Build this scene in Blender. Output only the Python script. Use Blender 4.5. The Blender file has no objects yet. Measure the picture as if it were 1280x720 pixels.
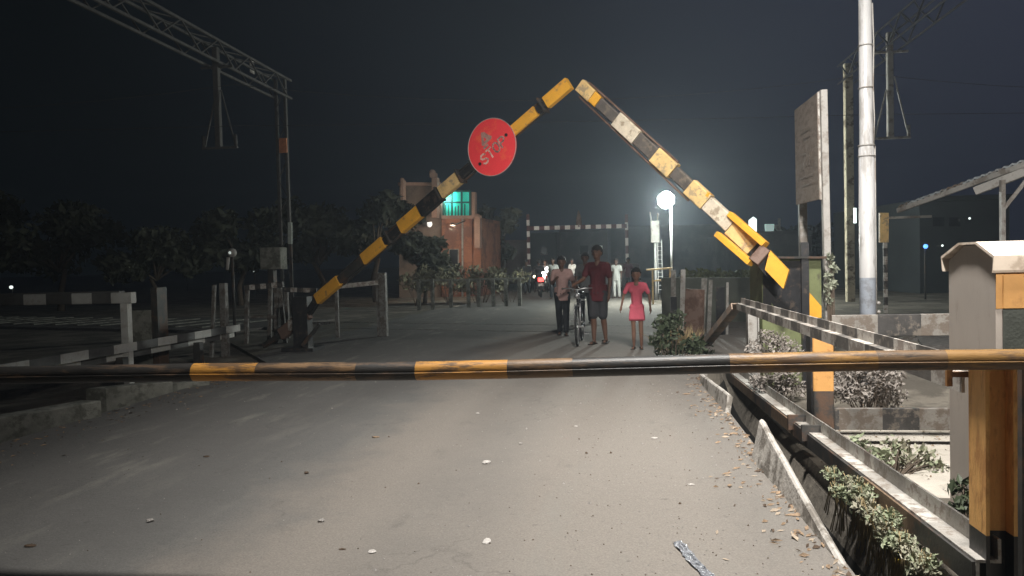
import bpy, math, random
import numpy as np
from mathutils import Vector, Matrix
random.seed(7); rng = np.random.default_rng(7)
S = bpy.context.scene
COL = S.collection
V = Vector
# ------------------------------------------------------------------ camera
FPX = 950.0
yaw = math.radians(7.61); pitch = math.radians(1.81); roll = math.radians(1.4)
F = V((-math.sin(yaw) * math.cos(pitch), math.cos(yaw) * math.cos(pitch), -math.sin(pitch)))
R0 = V((math.cos(yaw), math.sin(yaw), 0)); U0 = R0.cross(F)
R = R0 * math.cos(roll) - U0 * math.sin(roll); U = U0 * math.cos(roll) + R0 * math.sin(roll)
CAM = V((0, 0, 1.5))
cd = bpy.data.cameras.new('camera'); cam = bpy.data.objects.new('camera', cd); COL.objects.link(cam)
cam.matrix_world = Matrix(((R.x, U.x, -F.x, CAM.x), (R.y, U.y, -F.y, CAM.y), (R.z, U.z, -F.z, CAM.z), (0, 0, 0, 1)))
cd.sensor_width = 36; cd.lens = 36 * FPX / 1280; cd.clip_start = .05; cd.clip_end = 3000
S.camera = cam
# ------------------------------------------------------------------ night sky
w = bpy.data.worlds.new('World'); S.world = w; w.use_nodes = True
nt = w.node_tree; N = nt.nodes; L = nt.links
bg = N['Background']
tc = N.new('ShaderNodeTexCoord')
dot = N.new('ShaderNodeVectorMath'); dot.operation = 'DOT_PRODUCT'
dot.inputs[1].default_value = V((0.62, 0.62, 0.48)).normalized()
L.new(tc.outputs['Generated'], dot.inputs[0])
rp = N.new('ShaderNodeValToRGB')
e = rp.color_ramp.elements
e[0].position = .25; e[0].color = (.0020, .0030, .0038, 1)
e[1].position = 1.0; e[1].color = (.0170, .0200, .0380, 1)
m_ = rp.color_ramp.elements.new(.66); m_.color = (.0045, .0064, .0100, 1)
m_ = rp.color_ramp.elements.new(.86); m_.color = (.0105, .0132, .0250, 1)
L.new(dot.outputs['Value'], rp.inputs['Fac'])
L.new(rp.outputs['Color'], bg.inputs['Color'])
bg.inputs['Strength'].default_value = 1.0
# ------------------------------------------------------------------ exposure
S.view_settings.view_transform = 'Standard'; S.view_settings.look = 'None'
S.view_settings.exposure = 0; S.view_settings.gamma = 1
NEAR_LAMP = V((0.7, 3.6, 9.0)); NEAR_POWER = 8700; NEAR_AIM = V((3.1, 6.0, 1.0)); FILL_POWER = 2600; FILL_AIM = V((-.4, 11, 3.3))
FAR_POWER = 2100; HAZE = .0027
# ------------------------------------------------------------------ projection helpers (photo pixel -> place)
def ray(px, py): return F + R * ((px - 640) / FPX) + U * ((360 - py) / FPX)
def P(px, py, d): return CAM + ray(px, py) * d
def PZ(px, py, z=0):
    r = ray(px, py); return CAM + r * ((z - CAM.z) / r.z)
def PX(px, py, x):
    r = ray(px, py); return CAM + r * ((x - CAM.x) / r.x)
def PY(px, py, y):
    r = ray(px, py); return CAM + r * ((y - CAM.y) / r.y)
# ------------------------------------------------------------------ mesh builder
class MB:
    def __init__(s): s.v = []; s.f = []; s.m = []; s.sm = []
    def add(s, vs, fs, m=0, smooth=False):
        o = len(s.v); s.v += [V(x) for x in vs]
        for f in fs:
            s.f.append(tuple(i + o for i in f)); s.m.append(m); s.sm.append(smooth)
        return s
    def frame(s, p0, p1, up=(0, 0, 1)):
        a = (V(p1) - V(p0)).normalized(); up = V(up)
        if abs(a.dot(up)) > .98: up = V((0, 1, 0))
        side = a.cross(up).normalized(); return a, side, side.cross(a).normalized()
    def extr(s, p0, p1, prof, up=(0, 0, 1), cuts=None, mats=None, taper=1.0, m=0):
        """profile polygon [(side,up)] swept p0->p1, optional cut positions with one material index per segment"""
        p0 = V(p0); p1 = V(p1); a, sd, u = s.frame(p0, p1, up)
        cuts = cuts or [0, 1]; mats = mats or [m] * (len(cuts) - 1); n = len(prof)
        for k in range(len(cuts) - 1):
            vs = []
            for t in (cuts[k], cuts[k + 1]):
                c = p0.lerp(p1, t); sc = 1 + (taper - 1) * t
                vs += [c + sd * (x * sc) + u * (y * sc) for x, y in prof]
            fs = [(i, (i + 1) % n, n + (i + 1) % n, n + i) for i in range(n)]
            if k == 0: fs.append(tuple(range(n - 1, -1, -1)))
            if k == len(cuts) - 2: fs.append(tuple(range(n, 2 * n)))
            s.add(vs, fs, mats[k])
        return s
    def beam(s, p0, p1, w_, h, up=(0, 0, 1), b=None, **k):
        x, y = w_ / 2, h / 2; b = min(x, y) * .18 if b is None else b
        prof = [(-x + b, -y), (x - b, -y), (x, -y + b), (x, y - b), (x - b, y), (-x + b, y), (-x, y - b), (-x, -y + b)] if b > 0 else [(-x, -y), (x, -y), (x, y), (-x, y)]
        return s.extr(p0, p1, prof, up, **k)
    def box(s, lo, hi, m=0, b=0.0):
        lo = V(lo); hi = V(hi); c = (lo + hi) / 2
        return s.beam((c.x, c.y, lo.z), (c.x, c.y, hi.z), abs(hi.x - lo.x), abs(hi.y - lo.y), up=(0, 1, 0), b=b, m=m)
    def tube(s, pts, rad, n=10, m=0, smooth=True, cuts_m=None):
        pts = [V(p) for p in pts]; k = len(pts)
        rad = rad if isinstance(rad, (list, tuple)) else [rad] * k
        vs = []; ref = None
        for i, p in enumerate(pts):
            a = (pts[min(i + 1, k - 1)] - pts[max(i - 1, 0)]).normalized()
            if ref is None:
                ref = V((0, 0, 1)) if abs(a.z) < .9 else V((1, 0, 0))
            sd = a.cross(ref).normalized(); u = sd.cross(a).normalized(); ref = u
            for j in range(n):
                t = 2 * math.pi * j / n
                vs.append(p + (sd * math.cos(t) + u * math.sin(t)) * rad[i])
        for i in range(k - 1):
            fs = [(i * n + j, i * n + (j + 1) % n, (i + 1) * n + (j + 1) % n, (i + 1) * n + j) for j in range(n)]
            o = len(s.v)
            if i == 0: s.base = o
            if i == 0: s.v += vs
            for f in fs:
                s.f.append(tuple(q + s.base for q in f)); s.m.append(cuts_m[i] if cuts_m else m); s.sm.append(smooth)
        s.f.append(tuple(s.base + j for j in range(n - 1, -1, -1))); s.m.append(cuts_m[0] if cuts_m else m); s.sm.append(False)
        s.f.append(tuple(s.base + (k - 1) * n + j for j in range(n))); s.m.append(cuts_m[-1] if cuts_m else m); s.sm.append(False)
        return s
    def ball(s, c, r, nu=12, nv=8, m=0, sc=(1, 1, 1)):
        c = V(c); vs = [c + V((0, 0, r * sc[2]))]
        for i in range(1, nv):
            th = math.pi * i / nv
            for j in range(nu):
                ph = 2 * math.pi * j / nu
                vs.append(c + V((r * sc[0] * math.sin(th) * math.cos(ph), r * sc[1] * math.sin(th) * math.sin(ph), r * sc[2] * math.cos(th))))
        vs.append(c - V((0, 0, r * sc[2]))); fs = []
        for j in range(nu): fs.append((0, 1 + j, 1 + (j + 1) % nu))
        for i in range(nv - 2):
            for j in range(nu):
                a = 1 + i * nu + j; b_ = 1 + i * nu + (j + 1) % nu
                fs.append((a, a + nu, b_ + nu, b_))
        o = 1 + (nv - 2) * nu
        for j in range(nu): fs.append((o + j, len(vs) - 1, o + (j + 1) % nu))
        return s.add(vs, fs, m, True)
    def prism(s, poly, ext, m=0):
        """polygon of 3-D points extruded by vector ext"""
        n = len(poly); e_ = V(ext); vs = [V(p) for p in poly] + [V(p) + e_ for p in poly]
        fs = [tuple(range(n - 1, -1, -1)), tuple(range(n, 2 * n))] + [(i, (i + 1) % n, n + (i + 1) % n, n + i) for i in range(n)]
        return s.add(vs, fs, m)
    def ring(s, c, R_, r, axis=(1, 0, 0), n=40, k=8, m=0):
        a = V(axis).normalized(); t = a.orthogonal().normalized(); b_ = a.cross(t); vs = []; fs = []
        for i in range(n):
            q = 2 * math.pi * i / n; d = t * math.cos(q) + b_ * math.sin(q)
            for j in range(k):
                z = 2 * math.pi * j / k; vs.append(V(c) + d * (R_ + r * math.cos(z)) + a * (r * math.sin(z)))
        for i in range(n):
            for j in range(k):
                fs.append((i * k + j, ((i + 1) % n) * k + j, ((i + 1) % n) * k + (j + 1) % k, i * k + (j + 1) % k))
        return s.add(vs, fs, m, True)
def tagp(o, label=None, cat=None, group=None, kind=None):
    if label: o['label'] = label
    if cat: o['category'] = cat
    if group: o['group'] = group
    if kind: o['kind'] = kind
    return o
def fixn(me):
    import bmesh
    bm = bmesh.new(); bm.from_mesh(me); bmesh.ops.recalc_face_normals(bm, faces=bm.faces); bm.to_mesh(me); bm.free()
def obj(name, mb, mats, parent=None, label=None, cat=None, group=None, kind=None, fix=True):
    mats = mats if isinstance(mats, (list, tuple)) else [mats]
    top_ = parent
    while top_ and top_.parent: top_ = top_.parent
    off = top_.location.copy() if top_ and top_.get('_world') else V((0, 0, 0))
    org = V((0, 0, 0))
    if parent is None and mb.v:      # own origin at the base of a single-mesh thing
        xs = [v.x for v in mb.v]; ys = [v.y for v in mb.v]; zs = [v.z for v in mb.v]
        org = V(((min(xs) + max(xs)) / 2, (min(ys) + max(ys)) / 2, min(zs)))
    me = bpy.data.meshes.new(name)
    me.from_pydata([tuple(v - off - org) for v in mb.v], [], mb.f)
    for m in mats: me.materials.append(m)
    me.polygons.foreach_set('material_index', mb.m); me.polygons.foreach_set('use_smooth', mb.sm)
    if fix: fixn(me)
    me.update()
    o = bpy.data.objects.new(name, me); COL.objects.link(o); o.location = org
    if parent: o.parent = parent
    return tagp(o, label, cat, group, kind)
def thing(name, label, cat, loc=(0, 0, 0), group=None, rz=0, world=True):
    """Empty at the thing's base; with world=True its parts are written in world coordinates"""
    o = bpy.data.objects.new(name, None); COL.objects.link(o); o.location = V(loc); o.rotation_euler.z = rz
    o.empty_display_size = .2
    o.matrix_world = Matrix.Translation(V(loc)) @ Matrix.Rotation(rz, 4, 'Z')
    if world: o['_world'] = 1
    return tagp(o, label, cat, group)
def dup(o, loc, rz=0, label=None, group=None, sc=1.0):
    c = o.copy(); COL.objects.link(c); c.location = V(loc); c.rotation_euler = (0, 0, rz); c.scale = (sc, sc, sc)
    if label: c['label'] = label
    if group: c['group'] = group
    for ch in list(o.children):
        d = ch.copy(); COL.objects.link(d); d.parent = c
        for g in list(ch.children):
            h = g.copy(); COL.objects.link(h); h.parent = d
    return c
# ------------------------------------------------------------------ materials
def mat(name, col, rough=.75, var=.3, scale=6, metal=0, bump=.15, bscale=60, second=None, amt=.35, sscale=3, stretch=None, detail=6, spec=.4):
    m = bpy.data.materials.new(name); m.use_nodes = True
    T = m.node_tree; n = T.nodes; l = T.links; b = n['Principled BSDF']
    b.inputs['Roughness'].default_value = rough; b.inputs['Metallic'].default_value = metal
    b.inputs['Specular IOR Level'].default_value = spec
    c = n.new('ShaderNodeTexCoord'); src = c.outputs['Object']
    if stretch:
        mp = n.new('ShaderNodeMapping'); mp.inputs['Scale'].default_value = stretch; l.new(src, mp.inputs['Vector']); src = mp.outputs['Vector']
    t = n.new('ShaderNodeTexNoise'); t.inputs['Scale'].default_value = scale; t.inputs['Detail'].default_value = detail; t.inputs['Roughness'].default_value = .65
    l.new(src, t.inputs['Vector'])
    r = n.new('ShaderNodeValToRGB'); r.color_ramp.elements[0].position = .3; r.color_ramp.elements[1].position = .72
    r.color_ramp.elements[0].color = tuple(x * (1 - var) for x in col) + (1,)
    r.color_ramp.elements[1].color = tuple(min(.95, x * (1 + var)) for x in col) + (1,)
    l.new(t.outputs['Fac'], r.inputs['Fac']); out = r.outputs['Color']
    if second:
        t2 = n.new('ShaderNodeTexNoise'); t2.inputs['Scale'].default_value = sscale; t2.inputs['Detail'].default_value = 8; t2.inputs['Roughness'].default_value = .7
        l.new(src, t2.inputs['Vector'])
        r2 = n.new('ShaderNodeValToRGB'); r2.color_ramp.elements[0].position = .62 - amt * .4; r2.color_ramp.elements[1].position = .70 - amt * .4
        l.new(t2.outputs['Fac'], r2.inputs['Fac'])
        mx = n.new('ShaderNodeMix'); mx.data_type = 'RGBA'; l.new(r2.outputs['Color'], mx.inputs['Factor'])
        l.new(out, mx.inputs['A']); mx.inputs['B'].default_value = tuple(second) + (1,); out = mx.outputs['Result']
    l.new(out, b.inputs['Base Color'])
    if bump:
        t3 = n.new('ShaderNodeTexNoise'); t3.inputs['Scale'].default_value = bscale; t3.inputs['Detail'].default_value = 5
        l.new(src, t3.inputs['Vector'])
        bp = n.new('ShaderNodeBump'); bp.inputs['Strength'].default_value = bump; bp.inputs['Distance'].default_value = .02
        l.new(t3.outputs['Fac'], bp.inputs['Height']); l.new(bp.outputs['Normal'], b.inputs['Normal'])
    return m
def emit(name, col, strength):
    m = bpy.data.materials.new(name); m.use_nodes = True
    b = m.node_tree.nodes['Principled BSDF']; b.inputs['Base Color'].default_value = (*col, 1)
    b.inputs['Emission Color'].default_value = (*col, 1); b.inputs['Emission Strength'].default_value = strength
    return m
RUST = (.16, .075, .03)
M = {}
M['yellow'] = mat('yellow_paint', (.80, .40, .045), .45, .12, 5, second=(.45, .23, .08), amt=.12, sscale=7, bump=.06)
M['yellow_fade'] = mat('faded_yellow_paint', (.72, .50, .22), .55, .18, 6, second=(.40, .30, .18), amt=.25, sscale=9, bump=.06)
M['cream'] = mat('cream_paint', (.62, .54, .42), .55, .2, 7, second=(.35, .28, .2), amt=.25, sscale=9, bump=.06)
M['black'] = mat('black_paint', (.022, .022, .024), .4, .4, 7, second=(.07, .055, .045), amt=.2, sscale=8, bump=.06)
M['dark'] = mat('dark_steel', (.05, .048, .045), .55, .4, 6, second=(.10, .06, .04), amt=.3, bump=.1)
M['pole_yellow'] = mat('worn_yellow_paint', (.42, .20, .04), .48, .3, 4, second=(.12, .07, .035), amt=.28, sscale=7, bump=.08, stretch=(.5, 2.5, 2.5))
M['pole_brown'] = mat('rust_brown_paint', (.15, .09, .045), .48, .45, 4, second=(.05, .035, .025), amt=.4, sscale=6, bump=.1, stretch=(.5, 2.5, 2.5))
M['pole_gold'] = mat('golden_worn_paint', (.25, .135, .04), .48, .35, 4, second=(.11, .065, .035), amt=.42, sscale=6, bump=.1, stretch=(.5, 2.5, 2.5))
M['pole_black'] = mat('pole_black_paint', (.028, .026, .024), .48, .5, 5, second=(.09, .06, .04), amt=.2, sscale=9, bump=.08, stretch=(.5, 2.5, 2.5))
M['white_rail'] = mat('dusty_white_paint', (.50, .50, .47), .65, .12, 6, second=(.42, .40, .36), amt=.2, sscale=9, bump=.1); M['black_rail'] = mat('dusty_black_paint', (.095, .095, .092), .6, .3, 6)
M['dim_steel'] = mat('dull_grey_steel', (.17, .165, .155), .6, .3, 9, second=(.09, .075, .06), amt=.4, sscale=10)
M['white'] = mat('worn_white_paint', (.50, .48, .44), .65, .2, 6, second=(.24, .20, .17), amt=.38, sscale=9, bump=.12)
M['stripe_black'] = mat('worn_black_paint', (.045, .042, .04), .6, .4, 6, second=(.14, .12, .10), amt=.25, sscale=9, bump=.12)
M['rail_steel'] = mat('grey_rusty_steel', (.46, .44, .40), .6, .25, 9, second=(.24, .20, .17), amt=.3, sscale=10, bump=.2)
M['fence_grey'] = mat('dirty_grey_paint', (.20, .185, .165), .65, .2, 6, second=(.13, .105, .085), amt=.4, sscale=9)
M['concrete'] = mat('concrete', (.30, .285, .26), .9, .25, 7, second=(.18, .165, .145), amt=.35, sscale=4, bump=.3, bscale=45)
M['kerb'] = mat('kerb_concrete', (.46, .43, .39), .9, .22, 8, second=(.2, .18, .155), amt=.3, sscale=5, bump=.35, bscale=40)
M['kerb_dark'] = mat('weathered_kerb', (.22, .22, .19), .9, .25, 8, second=(.12, .12, .10), amt=.35, sscale=5, bump=.35, bscale=40)
M['orange'] = mat('orange_paint', (.58, .30, .095), .55, .12, 5, second=(.40, .19, .06), amt=.2, sscale=6, bump=.06)
M['rust'] = mat('rusty_orange_steel', (.42, .20, .065), .6, .3, 5, second=RUST, amt=.45, sscale=5, bump=.15, stretch=(2, 2, .6))
M['post_orange'] = mat('worn_orange_post_paint', (.85, .45, .15), .6, .2, 5, second=(.58, .28, .09), amt=.3, sscale=4, bump=.12, stretch=(2, 2, .6))
M['box_grey'] = mat('cabinet_paint', (.37, .325, .285), .5, .06, 3, second=(.31, .265, .225), amt=.12, sscale=4, bump=.05, stretch=(2, 2, .7))
M['roof_cream'] = mat('cabinet_roof_paint', (.66, .56, .46), .5, .1, 4, second=(.45, .36, .28), amt=.2, sscale=5, bump=.05)
M['door_green'] = mat('grey_green_panel', (.06, .065, .055), .5, .3, 5)
M['pole_white'] = mat('silver_paint', (.60, .59, .58), .4, .1, 5, second=(.42, .40, .38), amt=.25, sscale=4, bump=.05, stretch=(2, 2, .4))
M['pole_band'] = mat('bluish_silver_band', (.34, .37, .42), .45, .1, 5, second=(.25, .26, .28), amt=.25, sscale=4, bump=.05)  # bluer, darker tone on the lower part of the pole
M['oldsteel'] = mat('weathered_gantry_steel', (.085, .082, .078), .7, .3, 6)
M['galv'] = mat('galvanised_steel', (.42, .40, .37), .55, .2, 6, second=(.24, .21, .18), amt=.3, bump=.1)
M['mast_cream'] = mat('mast_paint', (.55, .49, .36), .6, .2, 5, second=(.2, .16, .11), amt=.3)
M['board'] = mat('board_paint', (.27, .22, .18), .7, .15, 3, second=(.20, .155, .125), amt=.35, sscale=7, bump=.05, stretch=(1, 1, 2.2))
M['board_text'] = mat('board_faded_letters', (.20, .16, .13), .7, .2, 6)
M['green_box'] = mat('olive_paint', (.17, .19, .09), .55, .2, 4, second=(.1, .1, .06), amt=.2)
M['red_disc'] = mat('red_sheeting', (.94, .06, .07), .55, .05, 5, second=(.94, .12, .07), amt=.25, sscale=3, bump=.02, spec=.2)
M['letter'] = mat('faded_letter_sheeting', (.80, .50, .42), .6, .2, 14, second=(.38, .17, .15), amt=.3, sscale=18, bump=0)
M['letter_dark'] = mat('peeled_letter_sheeting', (.62, .37, .31), .6, .2, 14, second=(.20, .12, .11), amt=.4, sscale=18, bump=0)
M['soot'] = mat('bolt_black', (.03, .02, .02), .5, .2, 5, bump=0)
M['brick'] = mat('brick_wall', (.36, .15, .085), .9, .2, 1.5, second=(.20, .09, .06), amt=.35, sscale=.8, bump=.3, bscale=12)
M['plaster'] = mat('brown_plaster', (.22, .16, .125), .9, .2, 1, second=(.15, .11, .09), amt=.3, sscale=.6)
M['darkwall'] = mat('dim_wall', (.13, .115, .11), .9, .25, .5, second=(.09, .08, .08), amt=.4, sscale=.3)
M['bluewall'] = mat('dim_blue_wall', (.055, .065, .07), .9, .2, .5)
M['sheet_brown'] = mat('rusty_sheet', (.20, .13, .10), .7, .25, 3, second=(.11, .06, .04), amt=.4)
M['roof_sheet'] = mat('corrugated_sheet', (.46, .50, .52), .5, .25, 2, second=(.22, .17, .13), amt=.3, sscale=2)
M['glassdark'] = mat('dark_window', (.02, .022, .025), .15, .2, 2, bump=0)
M['leaf_grey'] = mat('dusty_leaf', (.30, .265, .235), .7, .35, 20, bump=0)
M['leaf_green'] = mat('weed_leaf', (.23, .26, .16), .6, .45, 15, second=(.32, .30, .22), amt=.35, bump=0)
M['leaf_dark'] = mat('dark_leaf', (.05, .065, .035), .6, .4, 12, bump=0)
M['leaf_tree'] = mat('tree_leaf', (.042, .045, .027), .65, .4, 2, bump=0)
M['leaf_ivy'] = mat('pale_creeper_leaf', (.30, .32, .24), .6, .3, 12, bump=0)
M['drygrass'] = mat('dry_grass', (.33, .25, .13), .8, .3, 12, bump=0)
M['grass'] = mat('dim_grass', (.14, .15, .07), .8, .4, 8, bump=0)
M['bark'] = mat('bark', (.10, .075, .055), .9, .3, 8)
M['skin'] = mat('skin', (.13, .068, .045), .55, .08, 8, bump=0)
M['skin2'] = mat('skin_child', (.20, .105, .07), .55, .08, 8, bump=0)
M['hair'] = mat('black_hair', (.010, .009, .009), .45, .3, 30, bump=.2)
def cloth(n, c): return mat(n, c, .85, .12, 9, bump=.25, bscale=14, spec=.15)
M['greyshirt'] = cloth('mid_grey_cloth', (.14, .14, .14)); M['pinkwhite'] = cloth('pale_pink_cloth', (.42, .27, .245)); M['maroon'] = cloth('maroon_cloth', (.085, .018, .022))
M['pink'] = cloth('pink_cloth', (.66, .13, .18)); M['darkcloth'] = cloth('dark_cloth', (.03, .032, .036))
M['greycloth'] = cloth('grey_cloth', (.04, .04, .043)); M['whitecloth'] = cloth('white_cloth', (.55, .55, .52)); M['sandal'] = mat('sandal', (.03, .025, .02), .7)
M['rubber'] = mat('tyre_rubber', (.02, .02, .02), .8, .2, 10); M['chrome'] = mat('dull_chrome', (.5, .5, .5), .3, .1, 5, metal=.8, bump=0)
M['bikeblack'] = mat('bicycle_enamel', (.03, .03, .035), .3, .2, 5, bump=0)
M['redplastic'] = mat('red_plastic', (.35, .02, .02), .35, .1, 5, bump=0)
M['lamp_white'] = emit('lamp_lens', (.90, 1.0, .92), 90); M['headlight'] = emit('headlight_lens', (1, .95, .85), 22); M['tail'] = emit('tail_lens', (1, .06, .05), 5)
M['tube'] = emit('tube_light', (.85, 1, .95), 1.6); M['tubedim'] = emit('dim_tube_light', (.6, .75, .7), .12); M['teal'] = emit('teal_lit_net', (.05, .80, .62), .20)
M['bluelamp'] = emit('blue_signal_lens', (.1, .3, 1), 3.0); M['bright'] = emit('bright_bulb', (.95, 1, .95), 14); M['warm'] = emit('warm_bulb', (1, .78, .5), 9); M['pin'] = emit('pinpoint_light', (.8, .9, .85), 1.6); M['litwin'] = emit('lit_window', (.75, .8, .7), .35)
M['red_band'] = mat('red_band_paint', (.09, .02, .018), .6, .3, 2); M['white_band'] = mat('white_band_paint', (.88, .80, .74), .6, .15, 2)
M['straw'] = mat('straw', (.36, .29, .22), .9, .2, 20); M['paper'] = mat('paper', (.46, .43, .40), .9, .15, 20); M['drylitter'] = mat('dry_leaf', (.26, .18, .115), .85, .5, 30, bump=0); M['twig'] = mat('twig', (.09, .06, .04), .9, .3, 20); M['stone'] = mat('pebble', (.30, .28, .26), .9, .3, 20); M['foil'] = mat('grey_plastic_film', (.22, .23, .25), .22, .5, 60, bump=.9, bscale=70, spec=.8)

# ------------------------------------------------------------------ ground and road
def add_nodes_road():
    m = bpy.data.materials.new('dusty_asphalt'); m.use_nodes = True
    T = m.node_tree; n = T.nodes; l = T.links; b = n['Principled BSDF']; b.inputs['Roughness'].default_value = .88; b.inputs['Specular IOR Level'].default_value = .25
    c = n.new('ShaderNodeTexCoord')
    def noise(sc, det=6, ro=.6, st=None, rot=0):
        t = n.new('ShaderNodeTexNoise'); t.inputs['Scale'].default_value = sc; t.inputs['Detail'].default_value = det; t.inputs['Roughness'].default_value = ro
        if st:
            mp = n.new('ShaderNodeMapping'); mp.inputs['Scale'].default_value = st; mp.inputs['Rotation'].default_value = (0, 0, rot); l.new(c.outputs['Object'], mp.inputs['Vector']); l.new(mp.outputs['Vector'], t.inputs['Vector'])
        else: l.new(c.outputs['Object'], t.inputs['Vector'])
        return t.outputs['Fac']
    def ramp(f, a, b_, ca=(0, 0, 0, 1), cb=(1, 1, 1, 1)):
        r = n.new('ShaderNodeValToRGB'); r.color_ramp.elements[0].position = a; r.color_ramp.elements[1].position = b_
        r.color_ramp.elements[0].color = ca; r.color_ramp.elements[1].color = cb; l.new(f, r.inputs['Fac']); return r.outputs['Color']
    def mix(f, A, B, mode='MIX'):
        x = n.new('ShaderNodeMix'); x.data_type = 'RGBA'; x.blend_type = mode
        for k, q in (('Factor', f), ('A', A), ('B', B)):
            if isinstance(q, (tuple, float, int)): x.inputs[k].default_value = q
            else: l.new(q, x.inputs[k])
        return x.outputs['Result']
    base = ramp(noise(.9, 9, .7), .3, .75, (.115, .112, .106, 1), (.158, .152, .142, 1))
    base = mix(ramp(noise(.35, 4), .45, .62), base, (.142, .137, .129, 1))
    # dust towards the two edges, broken up by noise
    sx = n.new('ShaderNodeSeparateXYZ'); l.new(c.outputs['Object'], sx.inputs[0])
    def mth(op, a, b_):
        q = n.new('ShaderNodeMath'); q.operation = op
        for i, z in enumerate((a, b_)):
            if isinstance(z, (int, float)): q.inputs[i].default_value = z
            else: l.new(z, q.inputs[i])
        return q.outputs[0]
    nz = noise(1.6, 7, .7)
    edge = mth('ADD', sx.outputs[0], mth('MULTIPLY', nz, 1.6))
    base = mix(ramp(edge, .35, 2.0), base, (.208, .187, .164, 1))
    edgeL = mth('MULTIPLY_ADD', sx.outputs[0], -1.0); n_ = edgeL.node; n_.inputs[2].default_value = -4.0
    edgeL2 = mth('ADD', edgeL, mth('MULTIPLY', nz, 1.4))
    base = mix(ramp(edgeL2, .9, 1.7), base, (.135, .122, .095, 1))
    # pale scuffs dragged across the left lane
    sc_ = ramp(noise(1.5, 6, .6, (2.7, .65, 1), .06), .55, .68)
    lm = ramp(mth('MULTIPLY', sx.outputs[0], -.5), .25, 1.3)
    base = mix(mth('MULTIPLY', mth('MULTIPLY', sc_, lm), .6), base, (.27, .26, .225, 1))
    fine = ramp(noise(95, 3, .7), .28, .75, (.72, .72, .72, 1), (1.22, 1.22, 1.22, 1))
    base = mix(1.0, base, fine, 'MULTIPLY')
    # wheel paths worn darker and smoother, a dull oil band, hairline cracks
    wx = n.new('ShaderNodeTexWave'); wx.wave_type = 'BANDS'; wx.bands_direction = 'X'; wx.inputs['Scale'].default_value = .155; wx.inputs['Distortion'].default_value = 1.2; wx.inputs['Detail'].default_value = 3; wx.inputs['Detail Scale'].default_value = .35
    l.new(c.outputs['Object'], wx.inputs['Vector'])
    wp = mth('MULTIPLY', ramp(wx.outputs['Fac'], .45, .95), noise(2.2, 7, .7)); base = mix(mth('MULTIPLY', wp, .55), base, (.095, .092, .088, 1))
    st_ = ramp(noise(1.3, 8, .72, (1.6, .35, 1)), .55, .68); base = mix(mth('MULTIPLY', st_, .4), base, (.195, .185, .165, 1))
    dk = ramp(noise(2.1, 8, .75, (1, .6, 1), .3), .60, .70); base = mix(mth('MULTIPLY', dk, .35), base, (.085, .08, .074, 1))
    vo = n.new('ShaderNodeTexVoronoi'); vo.feature = 'DISTANCE_TO_EDGE'; vo.inputs['Scale'].default_value = .55
    vm = n.new('ShaderNodeVectorMath'); vm.operation = 'ADD'; l.new(c.outputs['Object'], vm.inputs[0]); nv_ = n.new('ShaderNodeTexNoise'); nv_.inputs['Scale'].default_value = 2.5; nv_.inputs['Detail'].default_value = 8; l.new(c.outputs['Object'], nv_.inputs['Vector']); l.new(nv_.outputs['Color'], vm.inputs[1]); l.new(vm.outputs['Vector'], vo.inputs['Vector'])
    ck = ramp(vo.outputs['Distance'], .0, .012, (1, 1, 1, 1), (0, 0, 0, 1)); ckm = mth('MULTIPLY', ck, ramp(noise(.6, 4), .5, .6)); base = mix(mth('MULTIPLY', ckm, .28), base, (.05, .047, .043, 1))
    spots = ramp(noise(9, 3, .5), .70, .76); base = mix(mth('MULTIPLY', spots, .45), base, (.065, .06, .055, 1))
    l.new(base, b.inputs['Base Color'])
    bp = n.new('ShaderNodeBump'); bp.inputs['Strength'].default_value = .35; bp.inputs['Distance'].default_value = .01; l.new(noise(70, 6, .7), bp.inputs['Height'])
    bp2 = n.new('ShaderNodeBump'); bp2.inputs['Strength'].default_value = .3; bp2.inputs['Distance'].default_value = .05; l.new(noise(3, 5), bp2.inputs['Height'])
    l.new(bp2.outputs['Normal'], bp.inputs['Normal']); l.new(bp.outputs['Normal'], b.inputs['Normal'])
    return m
M['road'] = add_nodes_road()
M['ground'] = mat('dusty_soil', (.21, .185, .15), .95, .3, 1.2, second=(.12, .105, .085), amt=.4, sscale=1.1, bump=.5, bscale=18)
M['slab'] = mat('pale_concrete_apron', (.46, .42, .36), .9, .15, 3, second=(.3, .27, .22), amt=.25, sscale=4, bump=.2)
M['ballast'] = mat('ballast_stone', (.13, .12, .11), .95, .5, 9, bump=.9, bscale=25)
def sstep(a, b, x): t = min(1, max(0, (x - a) / (b - a))); return t * t * (3 - 2 * t)
def gz(x, y):
    f = sstep(9.5, 12, y)
    if x > 1.1:
        z = -.75 if x < 1.45 else -.75 + .52 * sstep(1.42, 1.62, x)
        z += .05 * math.sin(3.1 * x + 2 * y) * sstep(1.6, 2.2, x)
    elif x < -5.6: z = -.28 + .04 * math.sin(2.3 * x + 1.7 * y)
    else: z = -.7
    far = -.06
    if -5.6 <= x <= 1.1: far = -.5 if y < 400 else -.06
    return z * (1 - f) + far * f
xs = sorted(set([-900, -400, -200, -100, -60, -40, -30, -20, -15] + [-12 + .5 * i for i in range(14)] + [-5.59, -5, -2, 0, 1.09, 1.11, 1.42, 1.47, 1.52, 1.57, 1.64] + [1.8 + .2 * i for i in range(30)] + [8, 9, 10, 12, 15, 20, 30, 45, 70, 120, 250, 500, 900]))
ys = sorted(set([-60, -30, -15, -8] + [-4 + .5 * i for i in range(60)] + [27, 30, 35, 40, 50, 60, 80, 120, 200, 399, 401, 700, 1200]))
g = MB(); idx = {}
for j, y in enumerate(ys):
    for i, x in enumerate(xs):
        g.v.append(V((x, y, gz(x, y))))
nx = len(xs)
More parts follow.
